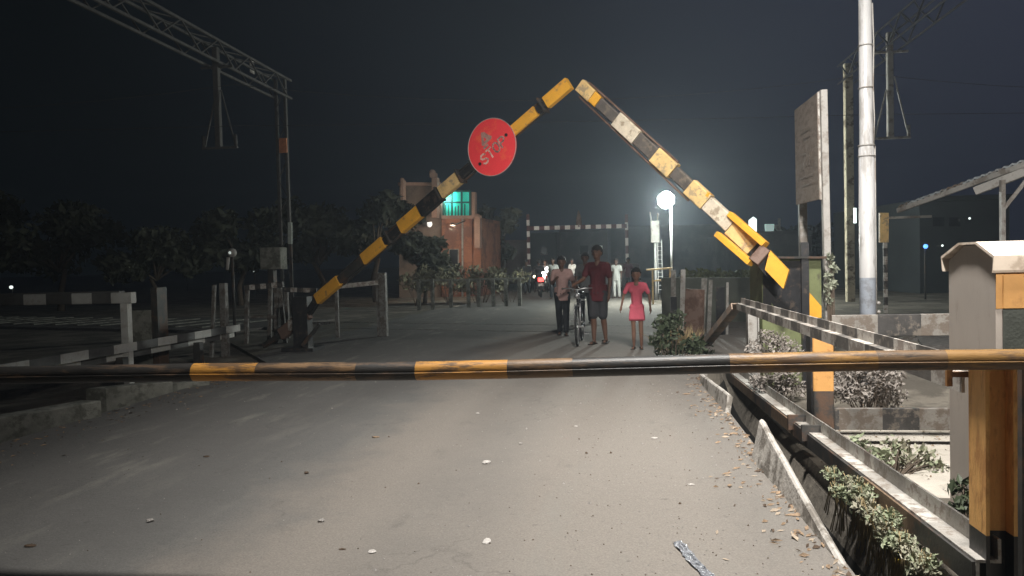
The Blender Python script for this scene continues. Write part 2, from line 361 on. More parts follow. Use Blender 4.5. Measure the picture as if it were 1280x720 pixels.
for j in range(len(ys) - 1):
    for i in range(nx - 1):
        a = j * nx + i; g.f.append((a, a + 1, a + 1 + nx, a + nx)); g.m.append(1 if 1.1 < (xs[i] + xs[i + 1]) / 2 < 1.53 and ys[j] < 11 else 0); g.sm.append(False)
obj('ground', g, [M['ground'], mat('shaded_drain_soil', (.016, .015, .013), .8, .4, 6)], kind='structure', fix=False)  # shade beside the kerb is painted into the drain as near-black soil
rd = MB(); outline = [(-5.5, -40), (1.1, -40), (1.1, 11.2), (2.6, 12.2), (4.0, 17), (3.4, 24), (1.2, 27), (1.2, 398), (-5.6, 398), (-5.6, 27), (-7.4, 22), (-8, 15), (-5.5, 11.5)]
rd.prism([(x, y, -.55) for x, y in outline], (0, 0, .55)); obj('road', rd, M['road'], kind='structure')
ap = MB(); ap.box((1.95, 5.55, -.3), (6.5, 7.9, -.19)); obj('concrete_apron', ap, M['slab'], kind='structure')
# ------------------------------------------------------------------ thin night haze
hz = bpy.data.materials.new('night_haze'); hz.use_nodes = True
T_h = hz.node_tree; T_h.nodes.remove(T_h.nodes['Principled BSDF']); pv = T_h.nodes.new('ShaderNodeVolumePrincipled')
pv.inputs['Color'].default_value = (.78, .88, 1.0, 1); pv.inputs['Density'].default_value = HAZE; pv.inputs['Anisotropy'].default_value = .55
T_h.links.new(pv.outputs['Volume'], T_h.nodes['Material Output'].inputs['Volume'])
if HAZE > 0:
    mb = MB(); mb.box((-130, -70, -2.2), (130, 130, 16)); hzo = obj('haze', mb, hz, kind='stuff')
# ------------------------------------------------------------------ railway track across the road (skewed)
TD = (R0 * .86 - V((-math.sin(yaw), math.cos(yaw), 0)) * (-0.0) + V((0, -.38, 0))).normalized(); TD.z = 0; TD.normalize()
TN = V((-TD.y, TD.x, 0))
T0 = V((-2, 17.6, 0))
bed = MB()
for s0, s1, dz in ((-70, -7.2, .02), (8.0, 70, .02)):
    a = T0 + TD * s0; b = T0 + TD * s1
    bed.extr(a + V((0, 0, -.12)), b + V((0, 0, -.12)), [(-2.6, -.1), (2.6, -.1), (2.0, .12), (-2.0, .12)])
obj('track_bed', bed, M['ballast'], kind='structure')
trk = thing('railway_track', 'railway track of two steel rails crossing the road beyond the raised booms', 'railway track', T0)
for q in (-.84, .84):
    mb = MB(); mb.extr(T0 + TN * q - TD * 70 + V((0, 0, -.024)), T0 + TN * q + TD * 70 + V((0, 0, -.024)), [(-.035, -.05), (.035, -.05), (.035, .02), (.02, .03), (-.02, .03), (-.035, .02)])
    obj('rail', mb, M['dim_steel'], trk)
for s_ in list(range(-34, -8, 1)) + list(range(9, 34, 1)):
    mb = MB(); c = T0 + TD * (s_ * 1.0) + V((0, 0, -.02)); mb.beam(c - TN * 1.35, c + TN * 1.35, .22, .1); obj('sleeper', mb, M['kerb_dark'], trk)

# ------------------------------------------------------------------ kerb slabs
def kerb(pts_bottom, heights, thick, m, label, name='kerb_slab', out=1, lean=0.):
    a, b = pts_bottom; n_ = V((out, 0, 0)); base = V((0, 0, -.25)); mb = MB()
    seg = 6; rows = []
    for i in range(seg + 1):
        t = i / seg; p = a.lerp(b, t); h = heights[0] + (heights[1] - heights[0]) * t + random.uniform(-.004, .004)
        k_ = n_ * (lean * h); rows.append([p + base, p + V((0, 0, h - .012)) + k_, p + n_ * .012 + V((0, 0, h)) + k_, p + n_ * (thick - .02) + V((0, 0, h)) + k_, p + n_ * thick + V((0, 0, h - .02)) + k_, p + n_ * thick + base])
    vs = [v for r_ in rows for v in r_]; fs = []
    for i in range(seg):
        for j in range(6): fs.append((i * 6 + j, i * 6 + (j + 1) % 6, (i + 1) * 6 + (j + 1) % 6, (i + 1) * 6 + j))
    fs += [tuple(range(5, -1, -1)), tuple(seg * 6 + j for j in range(6))]
    mb.add(vs, fs); return obj(name, mb, m, None, label, 'kerb slab', 'kerb slabs along the road edges')
k1 = PZ(872, 478); k2 = PZ(901, 516); kerb((k1, k2), (.10, .18), .05, M['kerb'], 'short concrete kerb slab at the right road edge just beyond the lowered barrier pole', lean=.38)
k1 = PZ(930, 574); k2 = PZ(1066, 726); kerb((k1, k2), (.30, -.02), .045, M['kerb'], 'long tilted kerb slab at the right road edge whose far end sticks up like a fin', lean=.38)
k1 = PZ(866, 472); kerb((V((1.1, 10.2, 0)), V((1.1, 12.0, 0))), (.08, .10), .1, M['kerb'], 'low far kerb slab at the right road edge under the dark weeds')
kerb((PZ(-90, 560), PZ(127, 521)), (.16, .17), .26, M['kerb_dark'], 'mossy kerb slab nearest the camera at the left road edge', out=-1)
kerb((PZ(133, 501), PZ(216, 489)), (.15, .13), .26, M['kerb_dark'], 'mossy kerb slab in the middle of the three at the left road edge', out=-1)
kerb((PZ(222, 487), PZ(262, 481)), (.08, .06), .22, M['kerb_dark'], 'small sunken kerb slab farthest of the three at the left road edge', out=-1)

# ------------------------------------------------------------------ lowered barrier pole in front
bar = thing('barrier_pole', 'lowered yellow and black barrier pole across the whole road in front', 'barrier', (2.2, 3.42, 0))
stops = [(-400, 0), (-100, 1), (-10, 0), (243, 1), (323, 2), (447, 3), (521, 1), (635, 2), (716, 3), (911, 4), (1094, 5), (1180, 4), (1330, 3), (1450, 3)]
pm = [M['pole_black'], M['pole_yellow'], M['pole_brown'], M['pole_black'], M['pole_gold'], M['pole_brown']]
YB = 3.42
pts = []; cm = []
for i, (px, mi) in enumerate(stops):
    x = PY(px, 455, YB).x
    pts.append(V((x, YB, 0))); cm.append(mi)
zl = PY(0, 468.5, YB).z; zr = PY(1270, 447.5, YB).z; xl = PY(0, 468, YB).x; xr = PY(1270, 447, YB).x
for p in pts: p.z = zl + (zr - zl) * (p.x - xl) / (xr - xl)
for p in pts: p.z += .006 * math.sin(p.x * 1.9) - .008 * (1 - ((p.x + .5) / 4) ** 2)
pts[0] = V((-5.7, YB, zl - .02))
mb = MB(); fine = []; fm = []
for i in range(len(pts) - 1):
    for k in range(4): fine.append(pts[i].lerp(pts[i + 1], k / 4)); fm.append(cm[i])
fine.append(pts[-1])
mb.tube(fine, [.0435] * len(fine), 24, cuts_m=fm)
obj('pole', mb, pm, bar)
mb = MB(); mb.tube([p + V((0, -.0425, -.006)) for p in fine], .0045, 6, cuts_m=fm); obj('weld_seam', mb, pm, bar)
mb = MB(); mb.box((-5.85, 3.46, -.3), (-5.65, 3.62, zl - .04)); mb.box((-5.9, 3.36, zl - .06), (-5.6, 3.64, zl - .044)); obj('rest_post', mb, M['rust'], bar)

# ------------------------------------------------------------------ support column under the pole at the right
def hsec(w_, h, t): return [(-w_ / 2, -h / 2), (w_ / 2, -h / 2), (w_ / 2, -h / 2 + t), (t / 2, -h / 2 + t), (t / 2, h / 2 - t), (w_ / 2, h / 2 - t), (w_ / 2, h / 2), (-w_ / 2, h / 2), (-w_ / 2, h / 2 - t), (-t / 2, h / 2 - t), (-t / 2, -h / 2 + t), (-w_ / 2, -h / 2 + t)]
pc = PY(1243, 460, 3.62); sp = thing('barrier_post', 'rusty orange steel column carrying the right end of the lowered barrier pole', 'post', (pc.x, 3.62, -.3))
mb = MB(); up = V((1, 0, 0))
mb.extr((pc.x, 3.64, -.3), (pc.x, 3.64, .25), hsec(.16, .13, .016), up=up, m=1); mb.extr((pc.x, 3.64, .25), (pc.x, 3.64, zr - .058), hsec(.16, .13, .016), up=up)
obj('column', mb, [M['post_orange'], M['black']], sp)
mb = MB(); mb.box((pc.x - .1, 3.5, zr - .055), (pc.x + .14, 3.75, zr - .042)); obj('saddle_plate', mb, M['rust'], sp)
pc2 = PY(1276, 460, 3.9); mb = MB(); mb.box((pc2.x - .035, 3.82, -.3), (pc2.x + .16, 3.95, zr - .06)); obj('back_column', mb, M['dark'], sp)

# ------------------------------------------------------------------ right guard rail (old rails laid on their side)
XG = 1.62
def zX(px, py, x): return PX(px, py, x)
gr = thing('guard_rail', 'black and white guard rail of two old rails along the right road edge', 'guard rail', (XG, 6.5, -.3))
def hbeam(mb, p0, p1, bands, w_=.17, h=.10, t=.014, flip=False):
    # old rail on its side: a face turned to the road, a flat web on top, a flange standing up behind
    prof = [(-w_ / 2, 0), (-w_ / 2, -h), (-w_ / 2 + t, -h), (-w_ / 2 + t, -t), (w_ / 2 - t, -t), (w_ / 2 - t, h * .75), (w_ / 2, h * .75), (w_ / 2, -t * 2), (w_ / 2 - t, -t * 2), (w_ / 2 - t, -t * 1.0), (w_ / 2 - t, -t * .5), (w_ / 2 - t, 0)]
    prof = [(-w_ / 2, 0), (-w_ / 2, -h), (-w_ / 2 + t, -h), (-w_ / 2 + t, -t), (w_ / 2, -t), (w_ / 2, h * .8), (w_ / 2 - t, h * .8), (w_ / 2 - t, 0)]
    if flip: prof = [(-x, y) for x, y in reversed(prof)]
    cuts = [i / bands for i in range(bands + 1)]
    return mb.extr(p0, p1, prof, cuts=cuts, mats=[i % 2 for i in range(bands)])
u0 = zX(924, 379, XG); u1 = zX(1212, 468, XG)
stp = [M['white'], M['stripe_black']]
mb = MB(); hbeam(mb, u0, u1, 19, w_=.07, h=.085, flip=True); obj('upper_rail', mb, [mat('worn_pale_paint', (.46, .43, .39), .65, .2, 6, second=(.27, .23, .2), amt=.35, sscale=9, bump=.12), mat('worn_charcoal_paint', (.12, .11, .10), .65, .3, 6, second=(.25, .22, .19), amt=.25, sscale=9, bump=.12)], gr)
rust_end = MB(); d_ = (u1 - u0).normalized(); q = u1 + d_ * .004
rust_end.box((q.x - .10, q.y, q.z - .055), (q.x - .075, q.y + .02, q.z + .055)); rust_end.box((q.x + .075, q.y, q.z - .055), (q.x + .10, q.y + .02, q.z + .055)); rust_end.box((q.x - .075, q.y, q.z - .012), (q.x + .075, q.y + .02, q.z + .012)); rust_end.box((q.x + .1, q.y, q.z - .02), (pc.x - .05, q.y + .02, q.z + .03))
obj('rail_end', rust_end, M['rust'], gr)
l0 = zX(913, 462, XG); l1 = zX(1236, 700, XG)
mb = MB(); hbeam(mb, l0, l1, 14, w_=.105, h=.115, flip=True); obj('lower_rail', mb, [M['rail_steel'], mat('worn_rail_paint', (.34, .32, .29), .6, .3, 8, second=(.22, .19, .16), amt=.3, sscale=8, bump=.2)], gr)
mb = MB(); o_ = V((-.062, 0, -.008)); mb.beam(l0 + o_ - V((0, 0, .06)), l1 + o_ - V((0, 0, .06)), .014, .115, cuts=[0, .1, .3, .42, .55, .8, .9, 1], mats=[0, 1, 0, 1, 0, 1, 0]); obj('shaded_rail_face', mb, [M['dark'], mat('brown_rail_paint', (.17, .115, .075), .6, .3, 8)], gr)  # dark strip paints the shade of the road-side face, with brown bands
e1 = PX(880, 432, 1.38); mb = MB(); hbeam(mb, u0 + V((0, .06, 0)), e1, 8, w_=.2, h=.085); obj('sloping_end', mb, [mat('tan_rail_paint', (.34, .25, .19), .7, .25, 8), mat('grey_rail_paint', (.26, .22, .19), .7, .25, 8)], gr)
mb = MB(); lo2 = zX(1098, 640, 1.70); lo3 = zX(1190, 727, 1.70); mb.tube([lo2, lo3], .022, 8); obj('lower_pipe', mb, M['galv'], gr)
def gpost(px, zt, m, w_=.15, label=None, xoff=.19):
    p = PX(px, 450, XG + xoff); mb = MB()
    mb.extr((p.x, p.y, -.4), (p.x, p.y, .58), hsec(w_, w_, .02), up=(1, 0, 0), m=1) if 0 else None
    return p
po = PX(1026, 470, XG + .2)
zb = PY(1026, 489, po.y - .09).z
mb = MB(); mb.box((po.x - .088, po.y - .09, -.4), (po.x + .088, po.y + .09, zb), m=1, b=.008); mb.box((po.x - .088, po.y - .09, zb), (po.x + .088, po.y + .09, u0.z - .09), m=0, b=.008)
mb.box((po.x - .105, po.y - .08, -.4), (po.x - .0885, po.y + .08, u0.z - .09), m=2)
obj('post', mb, [M['orange'], M['dark'], M['black']], gr, 'post with an orange upper part and dark foot')
pf = PX(941, 420, XG + .16); mb = MB(); mb.extr((pf.x, pf.y, -.3), (pf.x, pf.y, u0.z + .02), hsec(.14, .14, .016), up=(1, 0, 0)); obj('post', mb, M['galv'], gr)
for px in (1001, 1019):    # clamps on the lower rail beside the orange post
    c = PX(px, 530, XG); mb = MB(); zc = l0.z + (l1.z - l0.z) * (c.y - l0.y) / (l1.y - l0.y)
    mb.box((c.x - .11, c.y - .02, zc - .07), (c.x + .115, c.y + .02, zc + .058)); obj('clamp', mb, M['dark'], gr)
# fence that runs off to the right from the orange post
fy = po.y + .02; fn = thing('fence', 'low fence of two black and white rails running right from the orange post', 'fence', (3.4, fy, -.3))
for ya, yb, nm in ((393, 420, 'top_rail'), (510, 537, 'bottom_rail')):
    za = PY(1110, ya, fy).z; zb_ = PY(1110, yb, fy).z; mb = MB()
    xcuts = [po.x + .1, PY(1096, 400, fy).x, PY(1150, 400, fy).x, PY(1186, 400, fy).x, 3.35, 3.75, 4.15, 4.55, 4.95]
    if nm == 'bottom_rail': xcuts[1:4] = [PY(1048, 520, fy).x, PY(1102, 520, fy).x, PY(1148, 520, fy).x]
    x0, x1 = xcuts[0], xcuts[-1]
    mb.beam((x0, fy, (za + zb_) / 2), (x1, fy, (za + zb_) / 2), .05, za - zb_, cuts=[(x - x0) / (x1 - x0) for x in xcuts], mats=[i % 2 for i in range(len(xcuts) - 1)] if nm == 'top_rail' else [1, 0, 1, 0, 1, 0, 1, 0])
    obj(nm, mb, [M['fence_grey'], M['stripe_black']], fn)
mb = MB(); mb.box((4.95, fy - .06, -.4), (5.08, fy + .06, 1.1)); obj('post', mb, M['galv'], fn)

# ------------------------------------------------------------------ cabinet
cb = thing('relay_cabinet', 'grey and orange metal cabinet with a pitched cream roof behind the barrier post', 'cabinet', (2.7, 5.05, -.25))
cx0, cy0, cy1 = PY(1245, 480, 4.75).x, 4.75, 5.37; cx1 = cx0 + 1.0; ze = PY(1245, 326, 4.75).z; zk = PX(1210, 303, cx0).z
mb = MB(); ym = (cy0 + cy1) / 2 - .02
poly = [(cx0, cy0, -.16), (cx0, cy1, -.16), (cx0, cy1, ze), (cx0, ym + .1, zk - .02), (cx0, ym - .1, zk - .02), (cx0, cy0, ze)]
mb.prism(poly, (cx1 - cx0, 0, 0)); obj('body', mb, M['box_grey'], cb)
mb = MB(); o = .035; tk = .014
prof = [(cy0 - o, ze - .055), (cy0 - o - .012, ze + .03), (ym - .12, zk), (ym + .12, zk), (cy1 + o + .012, ze + .03), (cy1 + o, ze - .055)]
inner = [(y + (.012 if y < ym else -.012), z - tk) for y, z in prof]
poly = [(cx0 - .03, y, z) for y, z in prof] + [(cx0 - .03, y, z) for y, z in reversed(inner)]
mb.prism(poly, (cx1 - cx0 + .06, 0, 0)); obj('roof', mb, M['roof_cream'], cb)
zd = PY(1262, 386, cy0).z
mb = MB(); mb.box((cx0 + .035, cy0 - .014, zd + .004), (cx0 + .17, cy0 - .002, ze - .085), m=0, b=.004); mb.box((cx0 + .18, cy0 - .014, zd + .004), (cx1 - .05, cy0 - .002, ze - .085), m=0, b=.004); mb.box((cx0 + .0, cy0 - .006, zd + .002), (cx1 - .01, cy0 - .001, ze - .05), m=0)
mb.box((cx0 + .035, cy0 - .014, .05), (cx0 + .17, cy0 - .002, zd - .004), m=1, b=.004); mb.box((cx0 + .18, cy0 - .014, .05), (cx1 - .05, cy0 - .002, zd - .004), m=1, b=.004)
obj('door', mb, [mat('tan_orange_door_paint', (.50, .26, .085), .55, .15, 5, second=(.34, .17, .06), amt=.2, sscale=5, bump=.06), M['door_green']], cb)
mb = MB(); mb.box((cx0 + .2, cy0 - .03, .62), (cx0 + .225, cy0 - .014, .76), b=.004); obj('handle', mb, M['galv'], cb)
mb = MB(); mb.box((cx0 + .05, cy0 + .05, -.4), (cx1 - .05, cy1 - .05, -.162)); obj('plinth', mb, M['concrete'], cb)

# ------------------------------------------------------------------ raised booms
def gauge(px, py, px0, d0, px1, d1): return P(px, py, d0 + (d1 - d0) * (px - px0) / (px1 - px0))
def boom_axis(pts):     # pts [(px,py,d)]
    return [P(*q) for q in pts]
def boom(root, path, segs, nrm, mats, name='boom'):
    """path a->b; segs (t0,t1,height,depth,mat index)"""
    a, b = path; mb = MB()
    for t0, t1, h, dp, mi in segs:
        mb.beam(a.lerp(b, t0), a.lerp(b, t1), dp, h, up=nrm.cross((b - a).normalized()), b=.012, m=mi)
    return obj(name, mb, mats, root)
# left boom
A = P(397, 374, 13.9); B = P(713, 103, 11.0); ax = (B - A).normalized(); nv = V((ax.y, -ax.x, 0)).normalized()
if nv.y > 0: nv = -nv
def tl(px):     # parameter along the left boom for a pixel column
    lo, hi = -.5, 1.3
    for _ in range(40):
        m_ = (lo + hi) / 2; p = A.lerp(B, m_) - CAM; x = 640 + FPX * p.dot(R) / p.dot(F)
        if x < px: lo = m_
        else: hi = m_
    return lo
lb = thing('boom_barrier', 'raised left boom of yellow and dark sections carrying a red round stop sign', 'boom barrier', (A.x - .5, A.y, 0))
BM = [M['yellow'], M['black'], M['dark'], M['yellow_fade'], M['cream'], mat('worn_dark_boom_paint', (.10, .088, .078), .6, .3, 6, second=(.17, .14, .11), amt=.25, sscale=8)]
sg = [(397, 425, .20, .12, 0), (425, 455, .14, .09, 2), (455, 481, .21, .12, 0), (481, 501, .13, .08, 1), (501, 526, .22, .12, 0), (526, 552, .24, .13, 1), (552, 575, .21, .12, 3), (575, 640, .12, .08, 1), (640, 672, .17, .11, 0), (672, 683, .11, .08, 1), (683, 713, .19, .11, 0)]
boom(lb, (A, B), [(tl(a), tl(b) - .003, h, d, m) for a, b, h, d, m in sg], nv, BM)
mb = MB(); kk = nv.cross(ax).normalized();
for s_ in (1, -1):
    mb = MB(); mb.beam(A.lerp(B, tl(425)) + kk * .105 * s_ - nv * .02, A.lerp(B, tl(700)) + kk * .085 * s_ - nv * .02, .05, .018, up=kk); obj('edge_angle', mb, M['dark'], lb)
for px in (487, 550, 576, 679): mb = MB(); mb.beam(A.lerp(B, tl(px)) - kk * .12, A.lerp(B, tl(px)) + kk * .13, .03, .16, up=nv, m=0); obj('clamp', mb, M['dark'], lb)
# counterweight arm and stand
C0 = P(352, 418, 14.3); C1 = P(386, 391, 14.0)
mb = MB(); mb.beam(A, C1, .1, .13, up=kk); obj('pivot_arm', mb, M['black'], lb)
mb = MB(); mb.beam(C0, C1, .12, .22, up=kk, b=.01); obj('counterweight', mb, M['sheet_brown'], lb)
pl = C0.lerp(C1, .45) + nv * .068; mb = MB(); s_ = ax
mb.prism([pl - V((s_.x, s_.y, 0)).normalized() * .075 + V((0, 0, -.1)), pl + V((s_.x, s_.y, 0)).normalized() * .075 + V((0, 0, -.1)), pl + V((s_.x, s_.y, 0)).normalized() * .075 + V((0, 0, .1)), pl - V((s_.x, s_.y, 0)).normalized() * .075 + V((0, 0, .1))], nv * .006); obj('number_plate', mb, M['white'], lb)
bpz = V((A.x - .35, A.y + .12, 0)); mb = MB(); mb.box((bpz.x - .14, bpz.y - .12, -.05), (bpz.x + .14, bpz.y + .12, A.z + .05)); mb.box((bpz.x - .3, bpz.y - .3, -.05), (bpz.x + .3, bpz.y + .3, .06)); obj('stand', mb, M['black'], lb)
mb = MB(); pm_ = P(330, 425, 14.6); mb.beam(C0, V((pm_.x, pm_.y, .05)), .08, .1); obj('brace', mb, M['dark'], lb); mb = MB(); mb.beam(P(400, 405, 13.8), P(378, 432, 13.9), .06, .06); obj('brace', mb, M['dark'], lb)
# STOP disc
tdisc = tl(615); c = A.lerp(B, tdisc) + nv * .09; c = P(615, 184, (c - CAM).dot(F))
hx = V((ax.x, ax.y, 0)).normalized()     # horizontal along the boom
def dpt(u_, v_, off): return c + hx * u_ + V((0, 0, 1)) * v_ + nv * off
Rd = .445
mb = MB(); n_ = 56; mb.prism([dpt(Rd * math.cos(2 * math.pi * i / n_), Rd * math.sin(2 * math.pi * i / n_), 0) for i in range(n_)], nv * .012); obj('stop_disc', mb, M['red_disc'], lb)
disc = lb.children[-1]
# rim, lamp box symbol and word
mb = MB(); mb.ring(dpt(0, 0, .012), Rd - .004, .006, axis=nv, n=56, k=6); obj('rim', mb, M['galv'], disc)
ang = math.radians(35)
def stroke(mb, pts_, wd, m=0, off=.013):
    for (a0, b0), (a1, b1) in zip(pts_[:-1], pts_[1:]):
        d = V((a1 - a0, b1 - b0)); ln = d.length
        if ln < 1e-6: continue
        d /= ln; q = V((-d.y, d.x)) * wd / 2; ex = d * wd * .4
        P4 = [(a0 - ex.x + q.x, b0 - ex.y + q.y), (a1 + ex.x + q.x, b1 + ex.y + q.y), (a1 + ex.x - q.x, b1 + ex.y - q.y), (a0 - ex.x - q.x, b0 - ex.y - q.y)]
        mb.prism([loc(x, y, off) for x, y in P4], nv * .0025, m); off += .0002
def loc(x, y, off):     # sign-board coordinates turned with the boom
    ca, sa = math.cos(ang), math.sin(ang); return dpt(x * ca - y * sa, x * sa + y * ca, off)
mb = MB(); H = .15; W = .098; G = .135; x0 = -.255; yb_ = -.135
sS = [(W, H * .85), (W * .7, H), (W * .25, H), (0, H * .8), (W * .15, H * .58), (W * .8, H * .42), (W, H * .2), (W * .7, 0), (W * .25, 0), (0, H * .15)]
sT = [[(0, H), (W, H)], [(W / 2, H), (W / 2, 0)]]
sO = [(W * .3, 0), (0, H * .25), (0, H * .75), (W * .3, H), (W * .7, H), (W, H * .75), (W, H * .25), (W * .7, 0), (W * .3, 0)]
sP = [(0, 0), (0, H), (W * .7, H), (W, H * .85), (W, H * .62), (W * .7, H * .47), (0, H * .47)]
for k, st in enumerate(([sS], sT, [sO], [sP])):
    for line in st: stroke(mb, [(x0 + k * G + a, yb_ + b) for a, b in line], .026, 0 if k < 2 else 1)
obj('lettering', mb, [M['letter'], M['letter_dark']], disc)
mb = MB(); oy = .135; ox = -.01      # small faded emblem above the word: a roof over a block
stroke(mb, [(ox - .085, oy + .0), (ox, oy + .14), (ox + .085, oy + .0)], .045, 0); stroke(mb, [(ox - .07, oy - .005), (ox + .07, oy - .005)], .05, 0, .0137)
stroke(mb, [(ox - .1, oy - .06), (ox - .03, oy - .06)], .04, 0); stroke(mb, [(ox + .04, oy + .05), (ox + .02, oy + .11)], .07, 0, .0142); obj('emblem', mb, [mat('faded_emblem_sheeting', (.46, .26, .22), .6, .2, 14, second=(.34, .17, .15), amt=.3, sscale=18, bump=0)], disc)
for u_, v_ in ((-.315, -.07), (.315, -.03)):
    mb = MB(); mb.prism([loc(u_ + .026 * math.cos(i * .785), v_ + .026 * math.sin(i * .785), .014) for i in range(8)], nv * .012); obj('bolt', mb, M['soot'], disc)
mb = MB(); mb.beam(A.lerp(B, tl(592)) + kk * .1, A.lerp(B, tl(592)) - kk * .1, .06, .1, up=nv); obj('bracket', mb, M['dark'], lb); mb = MB(); mb.beam(A.lerp(B, tl(636)) + kk * .1, A.lerp(B, tl(636)) - kk * .1, .06, .1, up=nv); obj('bracket', mb, M['dark'], lb)

# right boom
A2 = P(968, 331, 9.5); B2 = P(725, 106, 10.95); ax2 = (B2 - A2).normalized(); nv2 = V((ax2.y, -ax2.x, 0)).normalized()
if nv2.y > 0: nv2 = -nv2
kk2 = nv2.cross(ax2).normalized()
if kk2.z < 0: kk2 = -kk2
def tr(px):
    lo, hi = -.5, 1.3
    for _ in range(40):
        m_ = (lo + hi) / 2; p = A2.lerp(B2, m_) - CAM; x = 640 + FPX * p.dot(R) / p.dot(F)
        if x > px: lo = m_
        else: hi = m_
    return lo
rb = thing('boom_barrier', 'raised right boom of yellow and dark sections with twin counterweight bars at its foot', 'boom barrier', (A2.x + .4, A2.y, -.1))
sg = [(958, 944, .20, .16, 1), (944, 915, .26, .14, 3), (915, 884, .20, .14, 4), (884, 862, .23, .14, 3), (862, 842, .17, .1, 5), (842, 819, .23, .13, 3), (819, 797, .19, .10, 5), (797, 771, .22, .12, 4), (771, 749, .16, .09, 5), (749, 741, .17, .11, 0), (741, 725, .19, .11, 3)]
boom(rb, (A2, B2), [(tr(a), tr(b) - .003, h, d, m) for a, b, h, d, m in sg], nv2, BM)
mb = MB(); mb.beam(A2.lerp(B2, tr(870)) - kk2 * .15, A2.lerp(B2, tr(731)) - kk2 * .13, .05, .02, up=kk2); obj('edge_angle', mb, M['sheet_brown'], rb); mb = MB(); mb.beam(A2.lerp(B2, tr(840)) + kk2 * .13, A2.lerp(B2, tr(731)) + kk2 * .115, .05, .02, up=kk2); obj('edge_angle', mb, M['sheet_brown'], rb)
def bar_px(p, q, th, dp, d0=9.3, d1=9.9):
    a = P(*p, d0); b = P(*q, d1); return a, b
mb = MB(); a, b = bar_px((957, 306), (913, 268), .05, .1, 9.35, 9.75); mb.beam(a, b, .12, .075, up=kk2); obj('upper_bar', mb, M['yellow'], rb); mb = MB(); a, b = bar_px((888, 245), (864, 231), .05, .1, 9.9, 10.1); mb.beam(a, b, .1, .06, up=kk2); obj('upper_bar', mb, M['yellow'], rb)
mb = MB(); a, b = bar_px((939, 329), (897, 293), .05, .1, 9.4, 9.8); mb.beam(a, b, .12, .075, up=kk2); obj('lower_bar', mb, M['yellow'], rb)
mb = MB(); a = P(957, 311, 9.36); b = P(942, 328, 9.36); mb.beam(a, b, .14, .10, up=nv2); obj('end_bracket', mb, M['sheet_brown'], rb)
mb = MB(); mb.prism([P(x, y, 9.38) for x, y in ((944, 329), (958, 311), (968, 320), (958, 345))], -nv2 * .14); obj('pivot_block', mb, M['black'], rb)
mb = MB(); mb.prism([P(x, y, 9.3) for x, y in ((956, 337), (962, 313), (986, 338), (979, 361))], -nv2 * .05); obj('end_plate', mb, M['yellow'], rb)
# boom machine: olive housing with a black diagonal band, black column
hd = 9.75; hm = thing('boom_machine', 'olive gate machine housing with black and yellow diagonal bands at the right boom foot', 'gate machine', (P(985, 390, hd).x, P(985, 390, hd).y, -.2))
mb = MB(); q0 = P(953, 392, hd); q1 = P(1027, 392, hd); zt = P(990, 323, hd).z; dirx = (q1 - q0); dirx.z = 0; back = V((-dirx.y, dirx.x, 0)).normalized() * .5
mb.prism([(q0.x, q0.y, -.2), (q1.x, q1.y, -.2), (q1.x, q1.y, zt), (q0.x, q0.y, zt)], back); obj('housing', mb, M['green_box'], hm)
fr = -back.normalized()
def hp(px, py, o): 
    r_ = ray(px, py); return CAM + r_ * ((q0 - CAM).dot(fr) / r_.dot(fr)) + fr * o
mb = MB(); mb.prism([hp(x, y, .004) for x, y in ((953.5, 326), (1007, 326), (1007, 397), (977, 397), (964, 378), (964, 397), (953.5, 397))], fr * .006, 0); obj('dark_panel', mb, M['black'], hm)
mb = MB(); mb.prism([hp(x, y, .004) for x, y in ((1011, 365), (1026.5, 383), (1026.5, 397), (1011, 397))], fr * .006); obj('yellow_band', mb, M['yellow'], hm)
mb = MB(); p = hp(1005, 392, .03); mb.box((p.x - .045, p.y - .05, -.2), (p.x + .045, p.y + .05, P(1005, 303, hd).z)); obj('column', mb, M['black'], hm)
mb = MB(); p0_, p1_ = hp(953, 322, .03), hp(1029, 322, .03); mb.beam(p0_, p1_, .16, .03); obj('lid', mb, M['dark'], hm)

# ------------------------------------------------------------------ tall steel pole
pp = P(1085, 400, 10.0); zt = 9.4
tp = thing('steel_pole', 'tall stepped silver pole rising out of view behind the right fence', 'pole', (pp.x, pp.y, -.3))
def on_pole(py): return P(1083, py, 10.0).z
zs1 = on_pole(184); zs0 = on_pole(347)
top = P(1072, -70, 10.0)
def ppt(z): t = (z + .3) / (top.z + .3); return V((pp.x + (top.x - pp.x) * t * 0 , pp.y, z))
mb = MB(); mb.tube([ppt(-.3), ppt(zs0), ppt(zs1)], [.104, .100, .094], 20, cuts_m=[1, 0]); mb.tube([ppt(zs1 - .01), ppt(zs1 + .03), ppt(zt)], [.094, .083, .068], 20, m=0); obj('shaft', mb, [M['pole_white'], M['pole_band']], tp)
for py, r_ in ((60, .085), (112, .088), (183, .1), (196, .1)): mb = MB(); mb.ring(ppt(on_pole(py)), r_, .008, axis=(0, 0, 1), n=24, k=6); obj('clamp_ring', mb, M['galv'], tp)
mb = MB(); a_ = [ppt(on_pole(y)) + V((.075 + .012 * (i % 2), -.05, 0)) for i, y in enumerate((10, 60, 112, 150, 184))]; mb.tube(a_, .009, 6); obj('cable', mb, M['galv'], tp); mb = MB(); a_ = [ppt(on_pole(y)) + V((.1, -.02, 0)) for y in (184, 250, 320, 400)]; mb.tube(a_, .01, 6); obj('cable', mb, M['galv'], tp)
for py in (379, 390, 405): mb = MB(); mb.ball(ppt(on_pole(py)) + V((.13, -.02, 0)), .025, 8, 6); obj('cable_knob', mb, M['galv'], tp)

